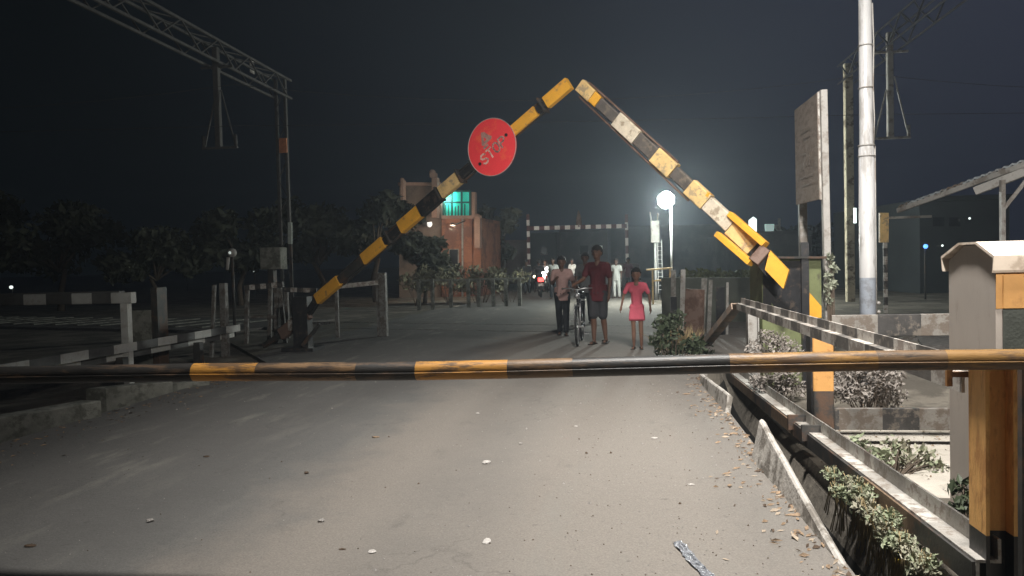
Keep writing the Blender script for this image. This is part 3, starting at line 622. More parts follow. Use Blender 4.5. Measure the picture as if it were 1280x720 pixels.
# ------------------------------------------------------------------ sign board seen from the side
dn, dfr = 9.9, 11.0
bd = thing('sign_board', 'brown board on two steel posts seen edge on left of the tall pole', 'sign board', (P(1033, 395, dn).x, P(1033, 395, dn).y, -.2))
ba, bb, bc, bdq = P(1021, 116, dn), P(1024, 249, dn), P(995, 256, dfr), P(993, 138, dfr)
nb = (bb - ba).cross(bdq - ba).normalized()
if nb.x > 0: nb = -nb
mb = MB(); mb.prism([ba, bb, bc, bdq], -nb * .03); obj('board', mb, M['board'], bd)
mb = MB()
def bpt(u_, v_): return (ba.lerp(bdq, u_)).lerp(bb.lerp(bc, u_), v_) + nb * .002
# weathered, illegible ghost strokes of old lettering
for u_, v_, du, dv in ((.35, .52, .05, .12), (.47, .50, .04, .14), (.47, .50, .16, .025), (.60, .56, .05, .11), (.3, .28, .4, .02), (.25, .74, .5, .018), (.25, .82, .45, .018), (.3, .35, .3, .018)):
    mb.prism([bpt(u_, v_), bpt(u_ + du, v_), bpt(u_ + du, v_ + dv), bpt(u_, v_ + dv)], nb * .001)
obj('faded_marks', mb, M['board_text'], bd)
mb = MB(); t0 = P(1029, 113, dn - .05); b0 = P(1036, 392, dn - .05); mb.beam(t0, V((b0.x, b0.y, -.25)), .085, .10, up=(0, 1, 0)); obj('post', mb, M['galv'], bd)
mb = MB(); t0 = P(1003, 250, dfr + .08); b0 = P(1006, 390, dfr + .08); mb.beam(t0, V((b0.x, b0.y, -.25)), .11, .10, up=(0, 1, 0)); obj('post', mb, M['galv'], bd)
mb = MB(); mb.beam(ba + V((.02, 0, .01)), bb + V((.02, 0, -.01)), .03, .03, up=(0, 1, 0)); obj('edge_trim', mb, M['white'], bd)

# ------------------------------------------------------------------ overhead line gantries
def gantry(x, y0, y1, zt, drops, mast_m, label, plate=None):
    g_ = thing('overhead_gantry', label, 'gantry', (x, y1, -.06), 'overhead line gantries over the railway')
    for nm, y in (('mast', y1), ('mast', y0)):
        mb = MB()
        if mast_m is M['mast_cream']:
            mb.beam((x, y, -.1), (x, y, zt), .27, .22, up=(0, 1, 0), b=.02); obj(nm, mb, mast_m, g_); continue
        for sx in (-.16, .16): mb.beam((x + sx, y, -.1), (x + sx, y, zt), .09, .12, up=(0, 1, 0))
        for i in range(12):
            z = .4 + i * (zt - .8) / 12; s_ = 1 if i % 2 else -1
            mb.beam((x - .15 * s_, y - .05, z), (x + .15 * s_, y - .05, z + (zt - .8) / 12), .05, .02)
        obj(nm, mb, mast_m, g_)
    mb = MB()
    for sx in (-.25, .25):
        for dz in (0, -.6): mb.beam((x + sx, y0 - .3, zt + dz), (x + sx, y1 + .3, zt + dz), .07 if mast_m is not M['mast_cream'] else .045, .07 if mast_m is not M['mast_cream'] else .045)
    k = int((y1 - y0) / .9)
    for i in range(k):
        a = y0 + i * (y1 - y0) / k; b = y0 + (i + 1) * (y1 - y0) / k
        for sx in (-.25, .25): mb.beam((x + sx, a, zt - .6 * (i % 2)), (x + sx, b, zt - .6 * ((i + 1) % 2)), .045, .03)
        mb.beam((x - .25, a, zt), (x + .25, b, zt), .04, .03)
    obj('lattice_beam', mb, M['oldsteel'] if mast_m is not M['mast_cream'] else M['black'], g_)
    for (y, ln) in drops:
        mb = MB(); z0 = zt - .6; mb.beam((x, y, z0 + .5), (x, y, z0 - ln), .16, .16, up=(0, 1, 0)); zz = z0 - ln
        mb.beam((x, y - .12, zz + .02), (x, y + .12, zz + .02), .08, .06); mb.beam((x - .5, y, zz), (x + .55, y, zz), .08, .06)
        mb.beam((x - .42, y, z0 - ln + .03), (x - .1, y, z0 - ln * .45), .035, .035); mb.beam((x + .5, y, z0 - ln + .03), (x + .12, y, z0 - ln * .3), .035, .035)
        mb.beam((x - .45, y, z0 - .05), (x + .5, y, z0 - .05), .06, .06)
        for sx in (-.45, .5): mb.tube([(x + sx, y, zz + .03), (x + sx, y, zz + .35)], .05, 8)
        obj('drop_arm', mb, M['oldsteel'] if mast_m is not M['mast_cream'] else M['galv'], g_)
    return g_
gl = P(350, 99, 25.4); gL = gantry(gl.x, gl.y - 13.5, gl.y, gl.z, [(P(272, 110, 21.3).y, 2.3)], M['oldsteel'], 'steel overhead line gantry far out on the left above the dark trees')
mb = MB(); p = PX(315, 83, gl.x - .3); mb.box((gl.x - .31, p.y - .15, p.z - .22), (gl.x - .29, p.y + .15, p.z + .22)); obj('white_plate', mb, M['white'], gL)
mb = MB(); p = P(354, 182, 25.1); mb.box((p.x - .12, p.y - .05, p.z - .24), (p.x + .14, p.y, p.z + .24)); obj('orange_plate', mb, mat('orange_plate_paint', (.62, .25, .12), .6), gL)
grp = P(1060, 95, 25.6); gR = gantry(grp.x, 12.6, grp.y, grp.z + .4, [(P(1112, 110, 21.8).y, 2.5)], M['mast_cream'], 'steel overhead line gantry on the right with a pale mast beside the tall pole')
mb = MB(); p = P(1064, 270, 25.3); mb.tube([(p.x + .06, p.y - .2, p.z - .25), (p.x + .06, p.y - .2, p.z + .25)], .05, 8); obj('lamp_tube', mb, M['tube'], gR)

yl_, yr_ = P(272, 110, 21.3).y, P(1112, 110, 21.8).y
for zz, sag, lab in ((5.55, .05, 'lower overhead contact wire spanning above the crossing between the gantries'), (6.7, .6, 'upper sagging overhead wire spanning above the crossing between the gantries')):
    mb = MB(); pl_ = V((gl.x + .5, yl_, zz)); pr_ = V((grp.x - .5, yr_, zz)); dd_ = (pr_ - pl_)
    pts_ = [pl_ + dd_ * t + V((0, 0, -sag * (1 - (2 * ((t + 10) % 1) - 1) ** 2))) for t in [-1 + .1 * k for k in range(31)]]
    mb.tube(pts_, .009, 5); obj('overhead_wire', mb, M['oldsteel'], None, lab, 'wire', fix=False)
# ------------------------------------------------------------------ shed at the right
sh = thing('platform_shed', 'open shed with a sloping corrugated roof at the right edge of the view', 'shed', (P(1255, 330, 12).x, P(1255, 330, 12).y, -.2))
ra, rbp = P(1122, 259, 15.0), P(1290, 197, 12.2); dv = (rbp - ra); run = V((dv.x, dv.y, 0)); bk = V((.53, .83, .105)) * 5.0
mb = MB(); kn = 60; top_ = []; 
for i in range(kn + 1):
    t = i / kn * 1.5; top_.append(ra + dv * t + V((0, 0, .03 * (i % 2))))
vs = []; fs = []
for row in (0, 1):
    for lay in (0, 1):
        for p in top_: vs.append(p + bk * row - V((0, 0, .03 * lay)))
nn = kn + 1
for i in range(kn):
    fs.append((i, i + 1, 2 * nn + i + 1, 2 * nn + i)); fs.append((nn + i, 3 * nn + i, 3 * nn + i + 1, nn + i + 1)); fs.append((i, nn + i, nn + i + 1, i + 1)); fs.append((2 * nn + i, 2 * nn + i + 1, 3 * nn + i + 1, 3 * nn + i))
mb.add(vs, fs); obj('roof', mb, M['roof_sheet'], sh)
mb = MB(); mb.beam(ra - V((0, 0, .07)), ra + dv * 1.5 - V((0, 0, .07)), .05, .09); obj('fascia', mb, M['galv'], sh)
mb = MB(); mb.beam(P(1219, 239, 12.9), P(1330, 196, 12.0), .1, .14); obj('rafter', mb, M['galv'], sh)
for px, d in ((1253, 12.5), (1330, 12.0)):
    p = P(px, 225, d); mb = MB(); mb.beam((p.x, p.y, -.25), (p.x, p.y, p.z), .065, .09, up=(0, 1, 0)); mb.beam((p.x, p.y, p.z - .5), (p.x + .35, p.y - .1, p.z + .02), .06, .06); obj('post', mb, M['galv'], sh)
mb = MB(); mb.beam(P(1120, 264, 15.1) + V((0, .6, -.1)), P(1180, 262, 15.1) + V((0, .6, -.1)), .03, .05); obj('tie_bar', mb, M['galv'], sh)
for px, d in ((1253, 12.5),):
    p = P(px, 225, d) + bk * .95; mb = MB(); mb.beam((p.x, p.y, -.25), (p.x, p.y, p.z), .11, .11, up=(0, 1, 0)); obj('post', mb, M['galv'], sh)

# ------------------------------------------------------------------ buildings
def building(name, label, px0, px1, ytop, d, depth, m, wins=(), group=None):
    a = P(px0, 340, d); b = P(px1, 340, d); zt = P((px0 + px1) / 2, ytop, d).z
    r_ = thing(name, label, 'building', ((a.x + b.x) / 2, (a.y + b.y) / 2, -.1), group)
    e_ = V((b.x - a.x, b.y - a.y, 0)); bk_ = V((-e_.y, e_.x, 0)).normalized() * depth; f_ = -bk_.normalized()
    mb = MB(); mb.prism([(a.x, a.y, -.1), (b.x, b.y, -.1), (b.x, b.y, zt), (a.x, a.y, zt)], bk_); obj('wall', mb, m, r_)
    mb = MB(); c0 = V((a.x, a.y, zt)) + f_ * .1; c1 = V((b.x, b.y, zt)) + f_ * .1
    mb.beam(c0, c1, .25, .2); obj('parapet', mb, m, r_)
    for wx0, wx1, wy0, wy1, wm in wins:
        p = [P(x, y, d) for x, y in ((wx0, wy1), (wx1, wy1), (wx1, wy0), (wx0, wy0))]
        fr_ = MB(); pc_ = sum(p, V()) / 4
        q = [pc_ + (x - pc_) * 1.1 + f_ * .0 for x in p]; fr_.prism([x + f_ * .005 for x in q], f_ * .05); fo = obj('window', fr_, M['concrete'] if wm is M['glassdark'] else wm, r_)
        pn = MB(); pn.prism([x + f_ * .058 for x in p], f_ * .01); obj('pane', pn, wm, fo)
    return r_, f_
building('house', 'dim low house with a tiny lit window behind the far red and white height gauge', 700, 760, 289, 62, 8, M['darkwall'], [(747, 753, 303, 315, M['litwin']), (725, 735, 300, 318, M['glassdark'])])
building('house', 'dim brownish house left of the far height gauge beside the leafless trees', 602, 662, 302, 60, 8, mat('dim_pink_wall', (.17, .11, .095), .9, .25, .5))
building('house', 'dim grey house seen between the two posts of the far height gauge', 664, 698, 292, 66, 8, M['bluewall'], [(676, 684, 305, 318, M['glassdark'])])
building('house', 'wide dark house behind the far street lamp and the gate boom', 764, 905, 283, 70, 10, M['darkwall'], [(800, 808, 292, 306, M['glassdark']), (858, 866, 294, 306, M['glassdark'])])
building('house', 'dark flat roofed house with bright white lit openings right of the boom', 925, 1015, 291, 48, 8, M['darkwall'], [(941, 950, 304, 317, M['glassdark'])])
bs, bf = building('station_building', 'dim grey building with two dark square windows under the shed roof', 1150, 1262, 248, 30, 8, M['bluewall'], [(1165, 1179, 269, 283, M['glassdark']), (1185, 1199, 269, 283, M['glassdark'])])
# lit roof terrace of the dark house
lt = thing('terrace_hut', 'small white lit rooftop hut with an open doorway on the dark house', 'hut', P(957, 291, 48.5))
mb = MB(); p = [P(x, y, 48.6) for x, y in ((937, 290), (946, 290), (946, 274), (942, 271), (937, 275))]; mb.prism(p, V((0, .4, 0))); obj('lit_wall', mb, M['tube'], lt)
mb = MB(); p = [P(x, y, 48.7) for x, y in ((958, 290), (967, 290), (968, 280), (957, 280))]; mb.prism(p, V((0, .4, 0))); obj('side_wall', mb, emit('dim_lit_wall', (.6, .8, .75), .42), lt)
mb = MB(); mb.beam(P(937, 290.5, 48.5), P(977, 290.5, 48.5), .5, .08); mb.beam(P(974, 290, 48.6), P(974, 273, 48.6), .15, .15, up=(0, 1, 0)); mb.beam(P(969, 282, 48.6), P(976, 290, 48.6), .3, .2); obj('ledge', mb, M['galv'], lt)
# brick house on the left with the teal lit terrace
D = 38
bh = thing('brick_house', 'brick and plaster house with a teal lit upper terrace behind the left boom', 'house', (P(548, 370, D).x, P(548, 370, D).y, -.1))
def flat(mb, rect, d, thick, m=0):
    x0, y0, x1, y1 = rect; p = [P(x, y, d) for x, y in ((x0, y1), (x1, y1), (x1, y0), (x0, y0))]; mb.prism(p, V((.1, .95, 0)) * thick, m); return mb
obj('plaster_wall', flat(MB(), (499, 230, 551, 375), D, 6), M['plaster'], bh)
obj('brick_wall', flat(MB(), (552, 270, 590, 375), D - .3, 6), M['brick'], bh)
mb = MB(); flat(mb, (590.5, 276, 601, 375), D - .1, 4); obj('side_wall', mb, M['brick'], bh)
obj('lit_terrace_net', flat(MB(), (553, 239, 588, 269.5), D + .6, .1), M['teal'], bh)
mb = MB(); mesh_x = [554, 565, 577, 587.5]
for x in mesh_x: mb.beam(P(x, 270, D + .3), P(x, 238, D + .3), .09, .09, up=(0, 1, 0))
for y in (239, 253): mb.beam(P(553, y, D + .28), P(588.5, y, D + .28), .08, .08)
for x in (557, 561, 569, 573, 581): mb.beam(P(x, 270, D + .35), P(x, 254 + (x % 5), D + .35), .05, .04, up=(0, 1, 0))
obj('terrace_grille', mb, mat('grille_paint', (.02, .10, .085), .6), bh)
M['pinkplaster'] = mat('pinkish_plaster', (.40, .25, .19), .85, .2, 2)
for x, y0, y1, wd, ball_ in ((591.5, 240, 271, 4, 0), (596.5, 272, 310, 7, .2), (543, 222, 272, 7, 0), (540.5, 216, 221.5, 7, .17), (502.5, 225, 262, 3.5, .12)):
    mb = MB(); flat(mb, (x - wd / 2, y0, x + wd / 2, y1), D - .7, .35)
    if ball_: mb.ball(P(x, y0, D - .5), ball_, 10, 8)
    obj('pillar', mb, M['pinkplaster'], bh)
mb = MB(); mb.ball(P(553, 244, D + .25), .13, 10, 8); mb.v = mb.v; lampo = obj('terrace_lamp', mb, emit('terrace_bulb', (.75, 1, .92), 14), bh)
mb = MB(); mb.ball(P(537, 281, D - .6), .12, 10, 8); mb.beam(P(534, 280, D - .6), P(540, 279, D - .6), .05, .15); obj('wall_light', mb, emit('wall_bulb', (1, .97, .9), .9), bh)
def point(name, loc_, power, col, size=.1, kind='POINT'):
    ld = bpy.data.lights.new(name, kind); ld.energy = power; ld.color = col; ld.shadow_soft_size = size
    o = bpy.data.objects.new(name, ld); COL.objects.link(o); o.location = V(loc_); return o

for nm_, q_, pw_, cl_ in (('terrace_light', P(557, 246, D + .25) + V((0, -.15, 0)), 60, (.75, 1, .95)), ('added_brick_fill', P(566, 285, D - 3.2), 150, (1, .8, .6))):  # second one is an added light in front, to brighten the brick
    lo_ = point(nm_, q_, pw_, cl_, .12); lo_.parent = bh; lo_.matrix_parent_inverse = bh.matrix_world.inverted()
mb = MB(); mb.beam(P(552, 271.5, D - .42), P(602, 271.5, D - .42), .25, .16); obj('ledge', mb, M['pinkplaster'], bh)
mb = MB(); mb.tube([P(578, 374, D - .42), P(578, 273, D - .42)], .05, 8); obj('rain_pipe', mb, M['galv'], bh)
mb = MB(); mb.beam(P(498, 230, D - .1), P(551, 230, D - .1), .3, .14); obj('roof_edge', mb, M['pinkplaster'], bh)
for wx0, wy0, wx1, wy1 in ((562, 312, 572, 336), (512, 300, 524, 322)):
    mb = MB(); flat(mb, (wx0 - 1, wy0 - 1, wx1 + 1, wy1 + 1), D - .42, .3); fo = obj('window', mb, M['concrete'], bh); mb = MB(); flat(mb, (wx0, wy0, wx1, wy1), D - .45, .05); obj('pane', mb, M['glassdark'], fo)
mb = MB(); q_ = P(566, 285, D - 3.2); mb.beam(q_ + V((0, .12, .12)), q_ + V((0, 3.1, .5)), .05, .05); mb.tube([q_ + V((0, .02, .12)), q_ + V((0, .02, .24))], [.16, .05], 10); obj('added_fill_arm', mb, M['dark'], bh)  # added arm and hood that carry the brick fill light
# ------------------------------------------------------------------ far height gauge, far street lamp, signal ladder
dg = 48; gz_ = thing('height_gauge', 'red and white banded height gauge spanning the road in the distance', 'height gauge', (PZ(722, 360, 0).x, P(722, 340, dg).y, 0))
def banded(mb, p0, p1, n, w_): mb.beam(p0, p1, w_, w_, up=(0, 1, 0) if abs((V(p1) - V(p0)).normalized().z) > .5 else (0, 0, 1), cuts=[i / n for i in range(n + 1)], mats=[i % 2 for i in range(n)])
for px in (660, 783):
    p = P(px, 275, dg); tp_ = P(px, 268, dg); mb = MB(); banded(mb, (p.x, p.y, 0), (p.x, p.y, tp_.z), 13 if px < 700 else 9, .19); obj('post', mb, [M['red_band'], M['white_band']], gz_)
a, b = P(661, 285.5, dg - .25), P(783, 282.5, dg - .25); mb = MB(); banded(mb, a, b, 19, .25); obj('beam', mb, [M['red_band'], M['white_band']], gz_)
mb = MB(); mb.tube([P(723.5, 284, dg - .2), P(723.5, 272, dg - .2), P(723, 263, dg - .2)], [.2, .16, .03], 8); obj('finial', mb, M['sheet_brown'], gz_)
dl = 27.0; lp = P(832.5, 250, dl); lbp = P(840.5, 380, dl)
sl = thing('street_lamp', 'bright white street lamp on a thin pale post beyond the crossing', 'street lamp', (lbp.x, lbp.y, -.06))
mb = MB(); mb.tube([(lbp.x, lbp.y, -.06), (lbp.x, lbp.y, P(840, 256, dl).z)], .036, 10); mb.beam((lbp.x, lbp.y, P(840, 256, dl).z), lp + V((0, .25, .05)), .05, .05); obj('post', mb, M['pole_white'], sl)
mb = MB(); mb.beam(lp + V((0, .16, 0)), lp + V((0, -.12, 0)), .54, .56, b=.17); hl = obj('lamp_globe', mb, M['lamp_white'], sl); hl.visible_shadow = True
mb = MB(); mb.box((lp.x - .1, lp.y + .2, lp.z - .1), (lp.x + .12, lp.y + .3, lp.z + .12)); obj('bracket', mb, M['galv'], sl)
lo_ = point('street_lamp_light', lp + V((0, -.35, -.1)), FAR_POWER, (.93, 1, .93), .25); lo_.parent = sl; lo_.matrix_parent_inverse = sl.matrix_world.inverted()
sg_ = thing('signal_post', 'pale signal post with a ladder just left of the far street lamp', 'signal', (P(820, 360, 30).x, P(820, 360, 30).y, 0))
mb = MB(); p = P(820, 360, 30); mb.tube([(p.x, p.y, -.06), (p.x, p.y, P(820, 283, 30).z)], .05, 8); obj('post', mb, M['pole_white'], sg_)
mb = MB()
for sx in (.09, .25): mb.beam((p.x + sx, p.y - .05, .2), (p.x + sx, p.y - .05, P(820, 300, 30).z), .025, .025, up=(0, 1, 0))
for i in range(12): mb.beam((p.x + .09, p.y - .05, .35 + i * .17), (p.x + .25, p.y - .05, .35 + i * .17), .02, .02)
obj('ladder', mb, M['pole_white'], sg_)
mb = MB(); z1 = P(820, 300, 30).z; mb.box((p.x - .17, p.y - .16, z1 - .1), (p.x + .17, p.y + .1, z1 + .75), b=.03); mb.tube([(p.x - .12, p.y, z1 + .7), (p.x - .18, p.y, z1 + 1.1)], .03, 6); mb.tube([(p.x + .1, p.y, z1 + .7), (p.x + .12, p.y, z1 + 1.05)], .03, 6); obj('signal_head', mb, M['galv'], sg_)
yb2 = thing('lifting_frame', 'small yellow steel frame standing at the foot of the far street lamp', 'steel frame', (P(828, 370, 26).x, P(828, 370, 26).y, -.06))
for px in (816, 838): mb = MB(); p = P(px, 360, 26); mb.beam((p.x, p.y, -.06), (p.x, p.y, P(px, 336, 26).z), .06, .06, up=(0, 1, 0)); obj('leg', mb, M['yellow_fade'], yb2)
mb = MB(); mb.beam(P(808, 337.5, 26), P(840, 335, 26), .06, .06); obj('crossbar', mb, M['yellow_fade'], yb2); mb = MB(); mb.beam(P(816, 351, 26), P(840, 350, 26), .06, .06); obj('crossbar', mb, M['yellow_fade'], yb2)
# small yellow signal at the right with banded post
ss = thing('marker_post', 'small yellow rectangular marker on a thin banded post right of the tall pole', 'marker', (P(1107, 380, 15).x, P(1107, 380, 15).y, -.15))
mb = MB(); mb.prism([P(x, y, 15) for x, y in ((1100, 303), (1111, 303), (1111, 266), (1100, 266))], V((.0, .08, 0))); obj('panel', mb, M['yellow_fade'], ss)
mb = MB(); p = P(1107, 380, 15.1); banded(mb, (p.x, p.y, -.15), (p.x, p.y, P(1107, 300, 15.1).z), 12, .07); obj('post', mb, [M['stripe_black'], M['rail_steel']], ss)
# blue signal lamp
bl = thing('signal_lamp', 'small glowing blue lamp in the dark right background', 'signal lamp', (P(1157, 345, 26).x, P(1157, 345, 26).y, -.1))
mb = MB(); p = P(1157, 308, 26); mb.tube([(p.x, p.y + .05, -.1), (p.x, p.y + .05, p.z + .1)], .03, 6); obj('post', mb, M['dark'], bl)
mb = MB(); mb.ball(p, .075, 10, 8); obj('lens', mb, M['bluelamp'], bl)
for i, (px, py, d, t) in enumerate(((1178, 307, 29.6, 'small white bulb low on the dim grey building under the shed roof'), (1212, 273, 29.6, 'small white bulb at the right side of the two dark windows'))):
    t_ = thing('wall_bulb', t, 'bulb', P(px, py, d)); p = P(px, py, d); mb = MB(); mb.ball(p, .045, 8, 6); obj('bulb', mb, M['pin'], t_); mb = MB(); mb.beam(p + V((0, .05, 0)), p + bf * -.4, .04, .04); obj('bracket', mb, M['dark'], t_)

# ------------------------------------------------------------------ dim left side: guard rail, frames, posts
XL = -7.0
lg = thing('guard_rail', 'low black and white guard rail with a tall corner post on the dark left side', 'guard rail', (XL, 10, -.3))
a, b = PX(-120, 485, XL), PX(296, 414, XL)
mb = MB(); a.z = b.z = (a.z + b.z) / 2; n_ = 15; hbeam(mb, a, b, 13, .14, .13, .02); obj('lower_rail', mb, [M['white_rail'], M['black_rail']], lg)
cpx = PX(158, 400, XL); zt = P(158, 366, (cpx - CAM).dot(F)).z; mb = MB(); mb.box((cpx.x - .055, cpx.y - .05, -.3), (cpx.x + .055, cpx.y + .05, zt - .06)); obj('corner_post', mb, M['white_rail'], lg)
a = PY(-230, 378, cpx.y); b = PY(167, 372, cpx.y); a.z = b.z; mb = MB(); dx = b.x - a.x; cuts = [0]; 
edges = sorted({(PY(x, 372, cpx.y).x - a.x) / dx for x in (-90, -62, -28, 33, 61, 93, 118, 142)})
cuts = [0] + edges + [1]; mats_ = [1, 0, 1, 1, 0, 1, 0, 1, 0]
mb.beam(a, b, .12, .16, cuts=cuts, mats=mats_[:len(cuts) - 1]); mb.box((a.x, cpx.y - .03, a.z + .08), (b.x - .2, cpx.y + .09, a.z + .1), m=1); obj('top_rail', mb, [M['white_rail'], M['black_rail']], lg)
for t in (.15, .5, .8): mb = MB(); c_ = PX(-120, 485, XL).lerp(PX(296, 414, XL), t); mb.box((c_.x - .06, c_.y - .06, -.3), (c_.x + .06, c_.y + .06, .3)); obj('stub_post', mb, M['dark'], lg)
pw = thing('concrete_block', 'dim square concrete block behind the left corner post', 'block', P(180, 420, 12.5)); p = P(180, 410, 12.6); mb = MB(); mb.box((p.x - .25, p.y, -.3), (p.x + .12, p.y + .4, P(180, 388, 12.6).z)); obj('block', mb, M['kerb_dark'], pw); mb = MB(); mb.box((p.x + .13, p.y + .02, -.3), (p.x + .24, p.y + .3, P(180, 360, 12.6).z)); obj('stub', mb, M['dark'], pw)
for (px, yt, yb, lean, th, lab) in ((279, 354, 417, 2, .12, 'upright pale steel post behind the end of the left guard rail'), (268, 356, 416, -5, .06, 'thin leaning steel bar just left of the upright pale post on the dark left side')):
    d = 13.8; mb = MB(); t_ = P(px, yt, d); b_ = P(px + lean, yb, d); b_.z = -.1; mb.beam(b_, t_, th, th, up=(0, 1, 0)); obj('steel_post', mb, M['dim_steel'], None, lab, 'post', 'steel posts on the dark left side')
d = 15.5; fl = thing('winch_frame', 'small striped steel frame at the foot of the left gantry mast', 'frame', (P(330, 400, d).x, P(330, 400, d).y, 0))
mb = MB(); banded(mb, P(306, 360, d), P(354, 355.5, d), 7, .11); obj('top_bar', mb, stp[::-1], fl)
for px0, px1 in ((309, 307), (346, 344), (338, 336), (350, 356)): mb = MB(); a = P(px0, 360, d); b = P(px1, 405, d); b.z = 0; mb.beam(a, b, .08, .07, up=(0, 1, 0)); obj('leg', mb, M['dim_steel'], fl)
mb = MB(); mb.beam(P(312, 396, d), P(345, 396, d), .06, .06); obj('lower_bar', mb, M['dim_steel'], fl)
d = 16.5; f2 = thing('fence', 'short fence with a speckled white top rail under the left boom', 'fence', (P(440, 390, d).x, P(440, 390, d).y, 0))
mb = MB(); banded(mb, P(356, 362, d), P(396, 363, d), 5, .1); obj('top_rail', mb, [M['stripe_black'], M['white']], f2); mb = MB(); mb.beam(P(424, 358, d), P(474, 353, d), .1, .1, m=1); obj('top_rail', mb, [M['stripe_black'], M['white']], f2)
for px, yt, th in ((471, 340, .05), (478, 341, .15), (420, 346, .07), (358, 362, .07)): mb = MB(); a = P(px, yt, d); mb.box((a.x - th / 2, a.y - th / 2, -.05), (a.x + th / 2, a.y + th / 2, a.z)); obj('post', mb, M['dim_steel'], f2)
jb = thing('equipment_box', 'grey equipment box mounted on a stand left of the gantry mast foot', 'equipment box', (P(341, 360, 19).x, P(341, 360, 19).y, 0))
p0_, p1_ = P(325, 337, 19), P(352, 309, 19); mb = MB(); mb.box((p0_.x, p0_.y, p0_.z), (p1_.x, p0_.y + .4, p1_.z), b=.02); obj('case', mb, M['kerb_dark'], jb); mb = MB(); mb.box((p0_.x + .15, p0_.y + .1, -.1), (p0_.x + .3, p0_.y + .3, p0_.z)); obj('stand', mb, M['dark'], jb)
lampl = thing('lamp_post', 'unlit lamp on a short dark post among the left trees', 'lamp post', (P(290, 400, 18).x, P(290, 400, 18).y, 0)); p = P(290, 316, 18); mb = MB(); mb.tube([(p.x, p.y, -.1), (p.x, p.y, p.z)], .035, 8); obj('post', mb, M['dark'], lampl); mb = MB(); mb.ball(p, .11, 10, 8); mb.tube([p - V((.1, 0, .1)), p - V((.14, 0, .4))], .04, 6); obj('lamp_head', mb, M['galv'], lampl); mb = MB(); mb.ball(p + V((0, -.1, 0)), .035, 8, 6); obj('bulb', mb, emit('glowing_lamp_glint', (.8, .9, .85), .5), lampl)  # emissive ball imitates light glinting on the unlit lamp head
mk = thing('reflector_strip', 'pale upright reflector strip on the left gantry mast side', 'reflector', P(362, 305, 22)); a, b = P(362.5, 305, 22), P(362.5, 278, 22); mb = MB(); mb.beam(a, b, .13, .04, up=(0, 1, 0), b=.01); obj('strip', mb, mat('pale_green_strip', (.5, .55, .5), .6), mk); mb = MB(); mb.box((a.x - .03, a.y + .03, -.1), (a.x + .03, a.y + .08, b.z)); obj('stake', mb, M['dark'], mk)
for i, (px, py, d, t, lo) in enumerate(((231, 302, 60, 'faint distant light low in the trees on the far left', .05), (317, 339, 45, 'tiny white light left of the gantry mast foot', .04), (398, 313, 50, 'tiny light between the left trees and the boom', .04), (14, 359, 40, 'tiny pale light above the top rail at the left edge', .09))):
    tt = thing('distant_light', t, 'light', (P(px, py, d).x, P(px, py, d).y, -.05), 'tiny far lights in the dark background'); p = P(px, py, d); mb = MB(); mb.ball(p, lo, 8, 6); obj('bulb', mb, M['pin'], tt); mb = MB(); mb.tube([(p.x, p.y + .1, -.06), (p.x, p.y + .1, p.z + .05)], .03, 6); obj('post', mb, M['dark'], tt)

# ------------------------------------------------------------------ fence and boards mid right
mf = thing('boundary_wall', 'low dim wall with mixed slabs behind the weeds at right of the girl', 'wall', (P(900, 390, 17).x, P(900, 390, 17).y, -.1))
def board_px(mb, quad, d, th, m=0): p = [P(x, y, d) for x, y in quad]; mb.prism(p, V((0, .9, 0)) * th, m); return mb
mb = MB(); a = P(828, 400, 18); b = P(1000, 400, 18); mb.prism([(a.x, a.y, -.1), (b.x, b.y, -.1), (b.x, b.y, P(990, 347, 18).z), (a.x, a.y, P(840, 347, 18).z)], V((0, .2, 0))); obj('wall', mb, mat('dim_green_wall', (.10, .105, .085), .9, .3, 1.5), mf)
def slab(quad, d, m, lab):
    mb = MB(); p = [P(x, y, d) for x, y in quad]
    p[0].z = min(p[0].z, -.05) ; p[1].z = min(p[1].z, -.05)
    mb.prism(p, V((.02, .9, 0)).normalized() * .06); return obj('slab', mb, m, None, lab, 'slab', 'slabs and posts stood on end by the wall')
slab(((854, 403), (879, 405), (881, 362), (857, 361)), 14.5, M['sheet_brown'], 'rusty brown sheet leaning by the wall right of the lamp post')
slab(((838, 400), (844, 400), (845, 338), (839, 338)), 14.8, M['concrete'], 'pale concrete upright at the foot of the far lamp post')
slab(((849, 398), (855, 398), (857, 337), (851, 337)), 14.6, M['galv'], 'pale narrow upright touching the left side of the rusty sheet')
slab(((874, 400), (880, 400), (884, 348), (877, 348)), 15.2, M['concrete'], 'left one of the two pale leaning slabs right of the rusty sheet')
slab(((883, 400), (888, 400), (891, 350), (886, 350)), 15.2, M['concrete'], 'right one of the two pale leaning slabs right of the rusty sheet')
slab(((895, 400), (906, 400), (906, 359), (895, 359)), 15.0, M['black'], 'black upright slab against the dim wall')
slab(((907, 400), (910, 400), (911, 353), (908, 353)), 15.0, M['galv'], 'thin pale post beside the black slab')
slab(((838, 412), (846, 412), (846, 371), (838, 371)), 14.0, M['black'], 'dark square upright in front of the pale one near the girl')

